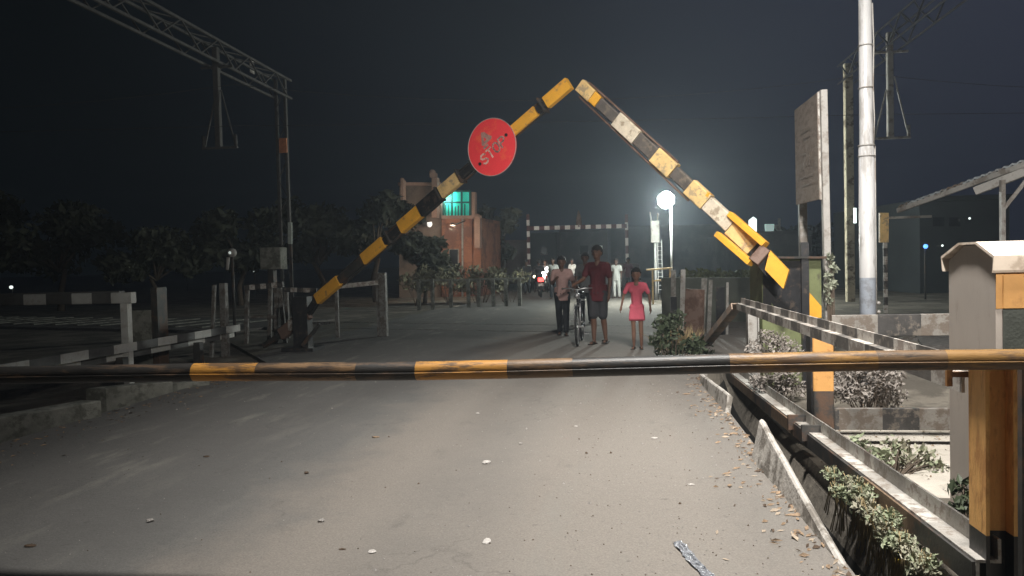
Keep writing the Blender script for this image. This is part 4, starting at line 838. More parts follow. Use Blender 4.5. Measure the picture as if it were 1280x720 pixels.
# ------------------------------------------------------------------ vegetation
def leaves(centers, radii, n, size, flat_=1.0, seed=1, droop=0.):
    r_ = np.random.default_rng(seed); mb = MB(); tot = sum(x[0] * x[1] * x[2] for x in radii)
    for c_, rr in zip(centers, radii):
        k = max(6, int(n * rr[0] * rr[1] * rr[2] / tot))
        for _ in range(k):
            d = r_.normal(size=3); d /= np.linalg.norm(d); q = r_.random() ** .45
            p = V(c_) + V((d[0] * rr[0] * q, d[1] * rr[1] * q, d[2] * rr[2] * q))
            s = size * r_.choice((.55, .8, 1.0, 1.25, 1.7)) * r_.uniform(.8, 1.2); a = V(r_.normal(size=3)).normalized(); a.z = a.z * flat_ - droop; a.normalize()
            b = a.orthogonal().normalized(); b.rotate(Matrix.Rotation(r_.uniform(0, 6.28), 3, a)); nn_ = a.cross(b)
            mb.add([p - a * s * .55, p + b * s * .28 + nn_ * s * .06, p + a * s * .6, p - b * s * .28 + nn_ * s * .06], [(0, 1, 2), (0, 2, 3)])
    return mb
def stems(base, tips, r0=.008):
    mb = MB()
    for t in tips:
        m_ = base.lerp(t, .5) + V((random.uniform(-.03, .03), random.uniform(-.03, .03), .03)); mb.tube([base + V((random.uniform(-.04, .04), random.uniform(-.04, .04), 0)), m_, t], [r0, r0 * .7, r0 * .3], 5)
    return mb
def bush(name, label, base, centers, radii, n, size, lm, seed, group=None, cat='bush', low=False):
    t = thing(name, label, cat, base, group); tips = [V(c_) + V((random.uniform(-.5, .5) * rr[0], random.uniform(-.5, .5) * rr[1], rr[2] * .5)) for c_, rr in zip(centers, radii) for _ in range(4)]
    if low:
        sm = MB()
        for c_ in centers:
            for _ in range(5): b_ = V(c_) + V((random.uniform(-.05, .05), random.uniform(-.08, .08), -.28)); sm.tube([b_, b_.lerp(V(c_), .6) + V((.01, 0, .02)), V(c_) + V((random.uniform(-.05, .05), random.uniform(-.06, .06), .05))], [.004, .003, .0015], 4)
        obj('stems', sm, M['drygrass'], t, fix=False)
    else: obj('stems', stems(V(base), tips), M['bark'], t, fix=False)
    obj('foliage', leaves(centers, radii, n, size, seed=seed), lm, t, fix=False); return t
def zg(p): return V((p.x, p.y, gz(p.x, p.y)))
def clump(pxs, d, r_):   # clump centres at pixel spots
    return [P(x, y, d + random.uniform(-.25, .25)) for x, y in pxs], [(r_ * random.uniform(.8, 1.2), r_, r_ * random.uniform(.7, 1.05)) for _ in pxs]
cs, rr = clump([(1062, 468), (1085, 462), (1108, 470), (1068, 492), (1095, 490), (1112, 494), (1050, 485)], 7.4, .16); bush('bush', 'dry pale leaved bush right behind the orange post', zg(P(1085, 540, 7.4)), cs, rr, 2600, .035, M['leaf_grey'], 3, 'bushes behind the guard rail')
cs, rr = clump([(960, 425), (975, 432), (990, 440), (965, 450), (985, 462), (955, 478), (975, 480), (992, 485), (945, 440)], 8.6, .16); bush('bush', 'dry pale leaved bush seen through the guard rail left of the orange post', zg(P(975, 520, 8.6)), cs, rr, 2400, .036, M['leaf_grey'], 4, 'bushes behind the guard rail')
cs, rr = clump([(1075, 560), (1100, 572), (1130, 582), (1155, 575), (1170, 590), (1120, 560), (1090, 590)], 5.95, .12); bush('bush', 'low dark leafy bush beneath the bottom fence rail', zg(P(1120, 600, 5.8)), cs, rr, 900, .045, M['leaf_green'], 5, 'bushes behind the guard rail')
cs, rr = clump([(1205, 610), (1212, 630), (1200, 640)], 4.4, .08); bush('bush', 'small dark bush at the foot of the rusty barrier column', zg(P(1205, 660, 4.4)), cs, rr, 260, .04, M['leaf_dark'], 6, 'bushes behind the guard rail')
cs = []; rr = []
for k in range(30):
    f_ = k / 29; px = 1050 + 112 * f_ + random.uniform(-14, 10); py = 600 + 112 * f_ + random.uniform(-8, 10)
    p = PX(px, py, 1.50 + random.uniform(-.07, .07)); cs.append(p); rr.append((.075, .11, .05))
bush('weed_patch', 'green weeds growing in the drain under the lower guard rail', zg(cs[3]), cs, rr, 5200, .021, M['leaf_green'], 8, None, 'weeds', True)
mb = MB(); p = PX(1124, 700, 1.52); mb.prism([p + V((-.025, -.02, -.02)), p + V((.02, -.03, .0)), p + V((.03, .02, .025)), p + V((-.015, .025, .02))], V((-.008, -.01, .02))); obj('yellow_wrapper', mb, mat('yellow_wrapper_film', (.7, .5, .05), .4), None, 'small yellow wrapper caught in the weeds by the drain', 'wrapper')
cs, rr = clump([(825, 425), (840, 412), (830, 405), (846, 398), (866, 430), (880, 440), (835, 438), (858, 440)], 11.2, .17); bush('bush', 'dark leafy weeds beside the girl at the right road edge', zg(P(840, 450, 11.2)), cs, rr, 900, .07, M['leaf_dark'], 9, 'bushes behind the guard rail')
# dry grass tuft
tf = PZ(850, 440, -.05); mb = MB()
for _ in range(260):
    b = tf + V((random.gauss(0, .16), random.gauss(0, .12), 0)); h = random.uniform(.2, .5); l_ = V((random.gauss(0, .12), random.gauss(0, .1), 0)); wv = V((.008, 0, 0)); m_ = b + l_ * .4 + V((0, 0, h * .6)); mb.add([b - wv, b + wv, m_ + wv * .7, m_ - wv * .7, b + l_ + V((0, 0, h))], [(0, 1, 2, 3), (3, 2, 4)])
obj('grass_tuft', mb, M['drygrass'], None, 'dry yellow grass tuft among the dark weeds beside the girl', 'grass tuft', fix=False)
# creeper on the sign board post
cs = [P(x, y, 9.75) for x, y in ((1038, 322), (1042, 335), (1036, 345), (1040, 355), (1034, 362), (1037, 375))]; bush('creeper', 'pale creeper climbing the sign board post', zg(P(1038, 400, 9.75)), cs, [(.06, .05, .08)] * 6, 260, .05, M['leaf_ivy'], 11, None, 'creeper')
# grassy mound over the wall
cs = [P(x, 346 + random.uniform(-3, 3), 19) for x in range(860, 962, 9)]; bush('hedge', 'dim grassy growth topping the low wall', zg(P(910, 395, 19)), cs, [(.22, .3, .16)] * len(cs), 1500, .10, M['grass'], 12, None, 'hedge')
# trees
def tree(label, px, d, ytop, wpx, seed, lm, sparse=1.0, base_y=None, group='dim trees in the background', nleaf=2600, name='tree'):
    r_ = random.Random(seed); b = P(px, 350, d); b.z = -.08; h = P(px, ytop, d).z; W_ = wpx / FPX * d / 2
    t = thing(name, label, 'tree', b, group); mb = MB(); hb = h * .4
    tips = []; mb.tube([b, b + V((r_.uniform(-.2, .2), 0, hb * .5)), b + V((r_.uniform(-.3, .3), r_.uniform(-.2, .2), hb))], [h * .035, h * .028, h * .022], 8); fk = b + V((0, 0, hb))
    cs = []; rr = []
    for i in range(9):
        a = i * 2.4 + r_.uniform(-.3, .3); q = r_.uniform(.2, .8); z = h * r_.uniform(.42, .9) if i else h * .86
        tip = b + V((math.cos(a) * W_ * q, math.sin(a) * W_ * q, z)); mb.tube([fk - V((0, 0, .1)), fk.lerp(tip, .5) + V((0, 0, .2)), tip], [h * .016, h * .01, h * .003], 5)
        cs.append(tip); k = W_ * r_.uniform(.34, .55); rr.append((k, k, k * r_.uniform(.55, .8)))
    obj('trunk', mb, M['bark'], t, fix=False)
    obj('crown', leaves(cs, rr, int(nleaf * sparse), .045 * h ** .5 * d ** .33, seed=seed), lm, t, fix=False); return t
tree('dark tree at the left of the brick house behind the left boom', 470, 34, 238, 100, 21, M['leaf_tree'], .8)
tree('dark tree left of the one beside the brick house', 400, 36, 250, 110, 22, M['leaf_tree'], .8)
tree('dark sparse tree right of the brick house', 625, 44, 252, 60, 23, M['leaf_tree'], .5)
tree('low dark tree in front of the plaster wall of the brick house', 530, 32, 292, 80, 24, M['leaf_tree'], .8)
tree('dark tree behind the left gantry mast', 300, 34, 258, 120, 25, M['leaf_tree'])
tree('dark tree rounded like a dome behind the left posts', 195, 32, 285, 110, 26, M['leaf_tree'])
tree('dark tree near the left edge of the view', 75, 33, 255, 150, 27, M['leaf_tree'])
tree('dark tree cut off by the left edge of the view', -30, 34, 245, 140, 28, M['leaf_tree'])
tree('dark low tree behind the station building at right', 1128, 40, 262, 90, 29, M['leaf_tree'])
tree('dark tree in the background behind the sign board', 1010, 55, 280, 90, 30, M['leaf_tree'])
for i, (px, w_, yt, lab) in enumerate(((520, 40, 338, 'scrubby bush in the row along the far fence nearest the left boom'), (560, 40, 332, 'scrubby bush below the brick wall of the house'), (600, 46, 330, 'scrubby bush right of the brick wall along the far fence'), (635, 34, 336, 'scrubby bush nearest the far motorcycle'))):
    d = 30; c0 = P(px, 352, d); cs = [c0 + V((random.uniform(-.6, .6), random.uniform(-.4, .4), random.uniform(-.2, .35))) for _ in range(6)]; bush('bush', lab, zg(P(px, 380, d)), cs, [(.45, .4, .35)] * 6, 700, .13, mat('scrub_leaf_%d' % i if 0 else 'scrub_leaf', (.15, .14, .085), .7, .4, 4, bump=0), 40 + i, 'scrub along the far fence')
ff = thing('fence', 'low far fence of short pale posts along the scrub beyond the crossing', 'fence', (P(570, 370, 27).x, P(570, 370, 27).y, 0))
for px in (523, 540, 563, 585, 598, 616, 632, 649): mb = MB(); a = P(px, 349, 27); mb.box((a.x - .06, a.y - .06, -.06), (a.x + .06, a.y + .06, a.z)); obj('post', mb, M['kerb_dark'], ff)
mb = MB(); mb.beam(P(515, 351, 27), P(655, 348, 27), .05, .06); obj('rail', mb, M['kerb_dark'], ff)

# ------------------------------------------------------------------ people
def capsule(mb, a, b, ra_, rb_, n=10, sx=1.0):
    a = V(a); b = V(b); mb.tube([a, a.lerp(b, .5), b], [ra_, (ra_ + rb_) / 2, rb_], n); mb.ball(a, ra_ * .999, n, 8); mb.ball(b, rb_ * .999, n, 8)
def voxel(name, mb, m, parent, vox, scale):
    me = bpy.data.meshes.new(name); me.from_pydata([tuple(v) for v in mb.v], [], mb.f); fixn(me)
    t = bpy.data.objects.new('tmp', me); COL.objects.link(t)
    md = t.modifiers.new('r', 'REMESH'); md.mode = 'VOXEL'; md.voxel_size = vox; md.use_smooth_shade = True
    ms = t.modifiers.new('s', 'SMOOTH'); ms.factor = .5; ms.iterations = 3
    dg_ = bpy.context.evaluated_depsgraph_get(); out = bpy.data.meshes.new_from_object(t.evaluated_get(dg_)); out.name = name
    bpy.data.objects.remove(t); bpy.data.meshes.remove(me); out.materials.clear(); out.materials.append(m)
    out.transform(Matrix.Scale(scale, 4)); o = bpy.data.objects.new(name, out); COL.objects.link(o); o.parent = parent; return o
def person(label, loc_, rz, h, skin, top, bottom, J=None, vox=.009, shorts=False, dress=False, sleeve='short', child=False, hair_long=False, group=None):
    j = dict(pel=(0, 0, .93), ch=(0, 0, 1.26), nk=(0, .0, 1.46), hd=(0, -.02, 1.60), sl=(-.175, 0, 1.40), sr=(.175, 0, 1.40), el=(-.23, .02, 1.13), er=(.23, .02, 1.13), wl=(-.25, -.06, .90), wr=(.25, -.06, .90),
             hl=(-.085, 0, .90), hr=(.085, 0, .90), kl=(-.10, -.03, .49), kr=(.10, .0, .49), al=(-.105, .0, .08), ar=(.105, .03, .08))
    if J: j.update(J)
    j = {k: V(v) for k, v in j.items()}; s = h / 1.72; g_ = 1.0 if not child else .88
    t = thing('person', label, 'person', loc_, group, rz=rz, world=False); B_ = MB()
    # body: one continuous figure
    capsule(B_, j['pel'], j['ch'], .115 * g_, .125 * g_); capsule(B_, j['ch'] + V((-.07, 0, .03)), j['ch'] + V((.07, 0, .03)), .105 * g_, .105 * g_)
    capsule(B_, j['sl'] + V((0, 0, -.015)), j['nk'] + V((0, 0, -.06)), .048 * g_, .055 * g_); capsule(B_, j['sr'] + V((0, 0, -.015)), j['nk'] + V((0, 0, -.06)), .048 * g_, .055 * g_); capsule(B_, j['ch'], j['nk'], .09, .05); capsule(B_, j['nk'], j['hd'], .05, .05)
    hs = 1.0 if not child else 1.12
    hd = j['hd']; B_.ball(hd + V((0, 0, .015)), .1 * hs, 14, 12, sc=(.80, .95, 1.15)); B_.ball(hd + V((0, -.045, -.065)), .058 * hs, 10, 8, sc=(.85, .8, .9))
    B_.ball(hd + V((0, -.105 * hs, -.015)), .016, 8, 6, sc=(.8, 1, 1.4)); B_.ball(hd + V((0, -.09 * hs, -.062)), .02, 8, 6, sc=(1.3, .6, .5))
    for q in (-1, 1): B_.ball(hd + V((q * .083 * hs, 0, 0)), .022, 8, 6, sc=(.5, .8, 1.3)); B_.ball(hd + V((q * .032, -.085 * hs, .04)), .016, 8, 6, sc=(1.5, .6, .5))
    for q, sh_, el_, wr_, hp_, kn_, an_ in ((-1, 'sl', 'el', 'wl', 'hl', 'kl', 'al'), (1, 'sr', 'er', 'wr', 'hr', 'kr', 'ar')):
        capsule(B_, j[sh_], j[el_], .05 * g_, .037 * g_); capsule(B_, j[el_], j[wr_], .038 * g_, .025 * g_)
        d = (j[wr_] - j[el_]).normalized(); sd = V((1, 0, 0)) if abs(d.x) < .8 else V((0, 0, 1)); fw = d.cross(sd).normalized(); sd = fw.cross(d)
        pa = j[wr_] + d * .05; capsule(B_, j[wr_], pa + d * .02, .024, .03, 8)
        for f_, (o_, ln) in enumerate(((-.03, .062), (-.01, .075), (.01, .07), (.03, .055))):
            st = pa + fw * o_ * .9 + d * .025; k1_ = st + d * ln * .55; k2_ = k1_ + (d * .8 + sd * (-q) * .5).normalized() * ln * .5; capsule(B_, st, k1_, .0098, .009, 6); capsule(B_, k1_, k2_, .009, .008, 6)
        th = j[wr_] + d * .02 + fw * -.025; capsule(B_, th, th + (d * .7 - fw * .7).normalized() * .055, .012, .010, 6)
        capsule(B_, j[hp_], j[kn_], .085 * g_, .055 * g_); capsule(B_, j[kn_], j[kn_].lerp(j[an_], .35) + V((0, .018, 0)), .053 * g_, .054 * g_); capsule(B_, j[kn_].lerp(j[an_], .35) + V((0, .018, 0)), j[an_], .054 * g_, .034 * g_)
        an = j[an_]; capsule(B_, an + V((0, .03, -.045)), an + V((q * .015, -.13, -.055)), .033, .026, 8)
    voxel('body', B_, skin, t, vox, s)
    # eyes
    e_ = MB()
    for q in (-1, 1): e_.ball((hd + V((q * .032, -.088 * hs, .022))) * s, .011 * s, 8, 6)
    obj('eyes', e_, M['soot'], t)
    Hr = MB(); rs_ = random.Random(int(h * 1000) + len(label))
    for k in range(150):     # tufts spread over the crown, sides and back of the skull
        a_ = k * 2.39996; zz = 1 - 1.32 * (k + .5) / 150; rr_ = math.sqrt(max(0, 1 - zz * zz)); dx, dy = rr_ * math.cos(a_), rr_ * math.sin(a_)
        if dy < -.15 and zz < .42: continue
        if zz < .1 and abs(dx) > .75 and dy < .15: continue
        c2 = hd + V((dx * .082 * hs, dy * .096 * hs + .004, zz * .112 * hs + .018)); Hr.ball(c2, rs_.uniform(.020, .030), 6, 5)
    if hair_long:
        for k in range(40): Hr.ball(hd + V((rs_.uniform(-.085, .085), rs_.uniform(.02, .085), rs_.uniform(-.17, .02))), rs_.uniform(.02, .03), 6, 5)
    Hr.v = [v * s for v in Hr.v]; obj('hair', Hr, M['hair'], t)
    # clothes
    T_ = MB(); c_ = .014; lo = j['pel'] + V((0, 0, -.04)); capsule(T_, lo + V((-.055, 0, 0)), lo + V((.055, 0, 0)), .108 * g_ + c_, .108 * g_ + c_); capsule(T_, lo, j['ch'], .118 * g_ + c_, .126 * g_ + c_); capsule(T_, j['ch'] + V((-.075, 0, .03)), j['ch'] + V((.075, 0, .03)), .108 * g_ + c_ * .7, .108 * g_ + c_ * .7); capsule(T_, j['sl'] + V((.02, 0, -.012)), j['nk'] + V((0, .01, -.06)), .055 * g_ + c_ * .5, .062 * g_); capsule(T_, j['sr'] + V((-.02, 0, -.012)), j['nk'] + V((0, .01, -.06)), .055 * g_ + c_ * .5, .062 * g_)
    for sh_, el_, wr_ in (('sl', 'el', 'wl'), ('sr', 'er', 'wr')):
        capsule(T_, j[sh_] + V((0, 0, -.015)), j[sh_].lerp(j[el_], .7), .05 * g_ + c_ * .6, .05 * g_ + c_ * .5)
        if sleeve == 'long': capsule(T_, j[sh_].lerp(j[el_], .7), j[el_], .056, .05); capsule(T_, j[el_], j[wr_], .05, .04)
    if not dress: T_.beam(j['pel'] + V((0, .005, -.17)), j['pel'] + V((0, .0, .12)), .34 * g_, .25 * g_, up=(0, 1, 0), b=.09)
    if dress:
        for k in range(7): zz = j['pel'].z + .04 - .04 * k; T_.beam((-.135 - .005 * k, 0, zz - .06), (.135 + .005 * k, 0, zz - .06), .215, .12, b=.04)
    voxel('dress' if dress else 'shirt', T_, top, t, max(.011, vox), s)
    if bottom:
        Q = MB(); capsule(Q, j['pel'] + V((-.04, 0, -.02)), j['pel'] + V((.04, 0, -.02)), .128 * g_, .128 * g_)
        for hp_, kn_, an_ in (('hl', 'kl', 'al'), ('hr', 'kr', 'ar')):
            if shorts: capsule(Q, j[hp_], j[hp_].lerp(j[kn_], .95), .10, .085)
            else: capsule(Q, j[hp_], j[kn_], .1 * g_, .075); capsule(Q, j[kn_], j[kn_].lerp(j[an_], .93), .076, .062)
        voxel('shorts' if shorts else 'trousers', Q, bottom, t, max(.011, vox), s)
    F_ = MB()
    for an_, q in (('al', -1), ('ar', 1)):
        an = j[an_]; 
        F_.beam((an + V((0, .075, -.072))) * s, (an + V((q * .02, -.165, -.076))) * s, .085 * s, .018 * s)
        F_.beam((an + V((-.04, -.085, -.04))) * s, (an + V((.04, -.085, -.04))) * s, .03 * s, .03 * s)
    for ii, v in enumerate(F_.v): v.z = max(v.z, .004)
    obj('sandals', F_, M['sandal'], t); return t
def stand(px, py): p = PZ(px, py, 0); p.z = .0; return p
face = math.radians(-7)   # towards the camera
pA = stand(704, 419)
person('person in a pale pink shirt and dark trousers walking left of the bicycle', pA, face + .15, 1.63, M['skin'], M['pinkwhite'], M['darkcloth'], dict(el=(-.22, -.02, 1.14), wl=(-.14, -.16, 1.22), er=(.25, -.06, 1.14), wr=(.36, -.24, 1.03), kl=(-.075, -.10, .50), al=(-.065, .04, .10), kr=(.075, .0, .49), ar=(.07, -.1, .08), hd=(0, -.03, 1.59)), sleeve='short')
pB = stand(749, 430)
person('tall person in a maroon shirt and dark shorts walking right of the bicycle', pB, face - .2, 1.78, M['skin'], M['maroon'], M['greycloth'], dict(el=(-.24, -.08, 1.15), wl=(-.30, -.30, 1.08), er=(.22, .02, 1.12), wr=(.21, -.03, .88), kl=(-.07, -.08, .5), al=(-.08, -.04, .08), kr=(.08, .0, .49), ar=(.09, .10, .10)), shorts=True)
pG = stand(797, 436)
person('barefoot looking girl in a pink dress standing at the right of the group', pG, face, 1.36, M['skin2'], M['pink'], None, dict(el=(-.28, .03, 1.16), wl=(-.33, -.02, .92), er=(.27, .02, 1.15), wr=(.29, -.05, .90), kl=(-.08, 0, .49), kr=(.08, 0, .49), al=(-.075, 0, .08), ar=(.085, 0, .08)), dress=True, child=True, hair_long=True)
for o in list(bpy.data.objects):
    if o.name.startswith('person') and 'girl' in o.get('label', ''): o['label'] = 'young person in a short pink dress standing at the right of the walking group'
pC = P(733, 402, 18.5); pC.z = 0
person('person in a grey shirt half hidden behind the bicycle', pC, face, 1.72, M['skin'], M['greyshirt'], M['darkcloth'], vox=.014)
for px, d, h, top, bot, lab in ((771, 31, 1.62, 'whitecloth', 'whitecloth', 'distant person in white clothes near the far lamp, right of the bicycle group'), (692, 31.5, 1.7, 'whitecloth', 'darkcloth', 'distant person in a pale shirt right beside the motorcycle light'), (659, 37, 1.65, 'greycloth', 'darkcloth', 'distant person in dark clothes at the left post of the height gauge'), (786, 36, 1.65, 'maroon', 'darkcloth', 'distant person in a dark red shirt by the right post of the height gauge'), (716, 40, 1.68, 'whitecloth', 'greycloth', 'distant person in pale top and grey trousers in the middle of the far road')):
    p = P(px, 360, d); p.z = 0; person(lab, p, face + random.uniform(-.4, .4), h, M['skin'], M[top], M[bot], vox=.022, group='people waiting on the far side')

# ------------------------------------------------------------------ bicycle
bp_ = stand(722, 433); bk_ = thing('bicycle', 'old black bicycle pushed towards the camera between the two walkers', 'bicycle', bp_, rz=math.radians(-2), world=False)
Rw = .335; fy_, ry_ = -.0, 1.06      # front wheel at y=0, rear at +1.06 (local, facing -Y)
def wheel(y):
    mb = MB(); mb.ring((0, y, Rw + .02), Rw, .019, n=44, k=8); w_ = obj('wheel', mb, M['rubber'], bk_); mb = MB(); mb.ring((0, y, Rw + .02), Rw - .025, .011, n=44, k=6); obj('rim', mb, M['chrome'], w_)
    mb = MB(); mb.tube([(-.045, y, Rw + .02), (.045, y, Rw + .02)], .022, 10); obj('hub', mb, M['chrome'], w_)
    mb = MB()
    for i in range(24): a = i * math.pi / 12; mb.tube([((-1) ** i * .025, y, Rw + .02), (0, y + (Rw - .03) * math.cos(a), Rw + .02 + (Rw - .03) * math.sin(a))], .0018, 4)
    obj('spokes', mb, M['chrome'], w_)
wheel(fy_); wheel(ry_)
z0 = Rw + .02; hd0 = V((0, .17, .78)); hd1 = V((0, .23, .95)); bbk = V((0, .58, .30)); st0 = V((0, .73, .82))
mb = MB(); mb.tube([hd0, hd1], .018, 8); mb.tube([hd1 - V((0, 0, .04)), st0], .014, 8); mb.tube([hd0, bbk], .016, 8); mb.tube([bbk, st0], .015, 8)
for q in (-.055, .055): mb.tube([bbk + V((q * .5, 0, 0)), (q, ry_, z0)], .010, 6); mb.tube([st0 + V((q * .3, 0, -.03)), (q, ry_, z0)], .009, 6)
obj('frame', mb, M['bikeblack'], bk_)
mb = MB()
for q in (-.05, .05): mb.tube([(q, fy_, z0), (q, .12, .70), (q * .8, .165, .76)], .012, 8)
mb.tube([(-.05, .12, .72), (.05, .12, .72)], .014, 8); obj('fork', mb, M['chrome'], bk_)
mb = MB(); mb.tube([(-.29, .40, 1.02), (-.26, .26, 1.03), (-.12, .20, 1.03), (0, .23, 1.0), (.12, .20, 1.03), (.26, .26, 1.03), (.29, .40, 1.02)], .011, 8); mb.tube([hd1, (0, .235, 1.0)], .012, 8); hb_ = obj('handlebar', mb, M['chrome'], bk_)
mb = MB()
for q in (-1, 1): mb.tube([(q * .285, .36, 1.02), (q * .292, .46, 1.02)], .017, 8)
obj('grip', mb, M['rubber'], hb_)
mb = MB(); mb.ball((0, .82, .93), .11, 12, 8, sc=(.75, 1.2, .35)); mb.tube([st0, (0, .77, .91)], .013, 8); obj('saddle', mb, M['bikeblack'], bk_)
mb = MB(); mb.ball((0, .10, .90), .055, 10, 8, sc=(1, 1.2, 1)); obj('headlamp', mb, M['chrome'], bk_)
mb = MB()
for y, a0, a1 in ((fy_, 40, 200), (ry_, -20, 150)):
    pr = [V((0, y - (Rw + .045) * math.cos(math.radians(a)) * -1, z0 + (Rw + .045) * math.sin(math.radians(a)))) for a in range(a0 if y else -10, a1 if y else 130, 12)]
    for p, q in zip(pr[:-1], pr[1:]): mb.beam(p, q, .055, .004, up=(p - V((0, y, z0))).normalized())
obj('mudguard', mb, M['bikeblack'], bk_)
mb = MB(); mb.beam((0, .9, .78), (0, 1.3, .78), .16, .02); mb.tube([(-.06, 1.25, .78), (-.06, ry_, z0)], .006, 5); mb.tube([(.06, 1.25, .78), (.06, ry_, z0)], .006, 5); obj('carrier', mb, M['chrome'], bk_)
mb = MB(); mb.tube([bbk - V((.07, 0, 0)), bbk + V((.07, 0, 0))], .02, 8); mb.beam(bbk + V((.07, 0, 0)), bbk + V((.07, .1, -.13)), .015, .02); mb.beam(bbk - V((.07, 0, 0)), bbk + V((-.07, -.1, .13)), .015, .02); mb.beam(bbk + V((.08, .06, -.13)), bbk + V((.16, .06, -.13)), .06, .02); mb.beam(bbk + V((-.16, -.1, .13)), bbk + V((-.08, -.1, .13)), .06, .02); obj('crank', mb, M['chrome'], bk_)

# ------------------------------------------------------------------ far motorcycles
def motorcycle(label, p, rz, tail):
    t = thing('motorcycle', label, 'motorcycle', p, 'motorcycles on the far road', rz=rz, world=False)
    for y in (-.62, .62):
        mb = MB(); mb.ring((0, y, .30), .25, .05, n=28, k=8); w_ = obj('wheel', mb, M['rubber'], t); mb = MB(); mb.ring((0, y, .3), .2, .018, n=24, k=6); mb.tube([(-.05, y, .3), (.05, y, .3)], .04, 8); obj('rim', mb, M['chrome'], w_)
    mb = MB(); mb.ball((0, -.12, .78), .2, 14, 10, sc=(.75, 1.35, .75)); obj('tank', mb, M['redplastic'], t)
    mb = MB(); mb.ball((0, .38, .78), .2, 14, 8, sc=(.65, 2.0, .35)); obj('seat', mb, M['rubber'], t)
    mb = MB(); mb.ball((0, .0, .45), .2, 12, 8, sc=(.8, 1.3, .9)); mb.tube([(0, -.35, .85), (0, .1, .3), (0, .62, .3)], .035, 6); mb.tube([(.13, .0, .3), (.15, .7, .34)], .05, 8); obj('engine', mb, M['dark'], t)
    mb = MB()
    for q in (-.08, .08): mb.tube([(q, -.62, .3), (q, -.42, .92)], .025, 6)
    mb.tube([(-.34, -.25, 1.02), (0, -.38, 1.0), (.34, -.25, 1.02)], .018, 6); obj('fork', mb, M['chrome'], t)
    mb = MB(); mb.ball((0, -.52, .9), .1 if tail else .15, 12, 8); obj('headlight', mb, M['headlight'] if not tail else M['chrome'], t)
    mb = MB(); mb.box((-.12, .78, .70), (.12, .87, .87), b=.02); obj('tail_light', mb, M['tail'] if tail else M['redplastic'], t)
    mb = MB(); mb.box((-.11, .8, .5), (.11, .815, .62)); obj('number_plate', mb, M['white'], t)
p = P(675, 360, 34); p.z = 0; motorcycle('distant motorcycle with a glowing red tail light near the left post of the height gauge', p, .15 + math.pi, True)
p2 = p.copy()
sp_ = point('motorcycle_headlight', p + V((.08, .75, .95)), 1700, (1, .95, .85), .08, 'SPOT'); sp_.data.spot_size = math.radians(58); sp_.data.spot_blend = .8; sp_.rotation_euler = (V((1.6, 14, 4.6))).to_track_quat('-Z', 'Y').to_euler()
mt_ = [o for o in bpy.data.objects if o.name.startswith('motorcycle')  and o.type == 'EMPTY'][0]; sp_.parent = mt_; sp_.matrix_parent_inverse = mt_.matrix_world.inverted()
def seated(label, p, rz, top):
    person(label, p, rz, 1.68, M['skin'], M[top], M['darkcloth'], dict(pel=(0, 0, .93), ch=(0, -.1, 1.24), nk=(0, -.14, 1.44), hd=(0, -.17, 1.58), sl=(-.175, -.12, 1.37), sr=(.175, -.12, 1.37), el=(-.28, -.3, 1.18), er=(.28, -.3, 1.18), wl=(-.3, -.48, 1.1), wr=(.3, -.48, 1.1), hl=(-.1, 0, .9), hr=(.1, 0, .9), kl=(-.2, -.38, .74), kr=(.2, -.38, .74), al=(-.2, -.15, .36), ar=(.2, -.15, .36)), vox=.022, group='people waiting on the far side')
seated('distant rider on the motorcycle with the red tail light', p + V((0, -.25, 0)), .15 + math.pi, 'greycloth')
p = P(682, 358, 40); p.z = 0; motorcycle('distant motorcycle with a white headlight facing the camera', p, -.12, False); seated('distant rider on the motorcycle with the white headlight', p + V((0, .25, 0)), -.12, 'greyshirt')
for i, (px, py, d, m_, lab) in enumerate(((769, 334, 42, 'warm', 'warm white bulb glowing behind the distant person in white'), (762, 337, 42, 'warm', 'smaller warm bulb left of the one behind the person in white'), (712, 342, 44, 'pin', 'small white bulb between the walkers far down the road'), (720, 340, 44, 'pin', 'small white bulb just right of its twin far down the road'), (668, 346, 39, 'warm', 'warm bulb low beside the motorcycle with the red tail light'), (684, 337, 37, 'bright', 'bright white bulb above the motorcycles left of the walking group'), (741, 338, 46, 'warm', 'warm bulb seen beside the shoulder of the person in maroon'), (779, 336, 46, 'pin', 'pale bulb right of the person in white clothes'), (655, 337, 46, 'pin', 'pale bulb left of the far height gauge post'))):
    tt = thing('shop_light', lab, 'light', (P(px, py, d).x, P(px, py, d).y, 0), 'shop bulbs at the far side'); p = P(px, py, d); mb = MB(); mb.ball(p, .13 if i == 0 or m_ == 'bright' else .07, 8, 6); obj('bulb', mb, M[m_], tt); mb = MB(); mb.tube([(p.x, p.y + .12, 0), (p.x, p.y + .12, p.z + .3)], .03, 6); obj('post', mb, M['dark'], tt)
# roadside stalls seen as a dim band
stl = thing('roadside_stall', 'dim roadside stall with a striped awning at the far right of the road', 'stall', (P(800, 360, 44).x, P(800, 360, 44).y, 0))
mb = MB(); a, b = P(752, 341, 45), P(800, 341, 45); mb.prism([a, b, b + V((0, 1.6, .5)), a + V((0, 1.6, .5))], V((0, 0, .06))); obj('awning', mb, M['sheet_brown'], stl)
for px in (752, 776, 800): mb = MB(); q = P(px, 341, 45); mb.box((q.x - .05, q.y, 0), (q.x + .05, q.y + .1, q.z)); obj('post', mb, M['rail_steel'], stl)
mb = MB(); q0 = P(754, 350, 45.4); q1 = P(798, 350, 45.4); mb.box((q0.x, q0.y, 0), (q1.x, q0.y + .7, .85)); obj('counter', mb, M['darkwall'], stl)

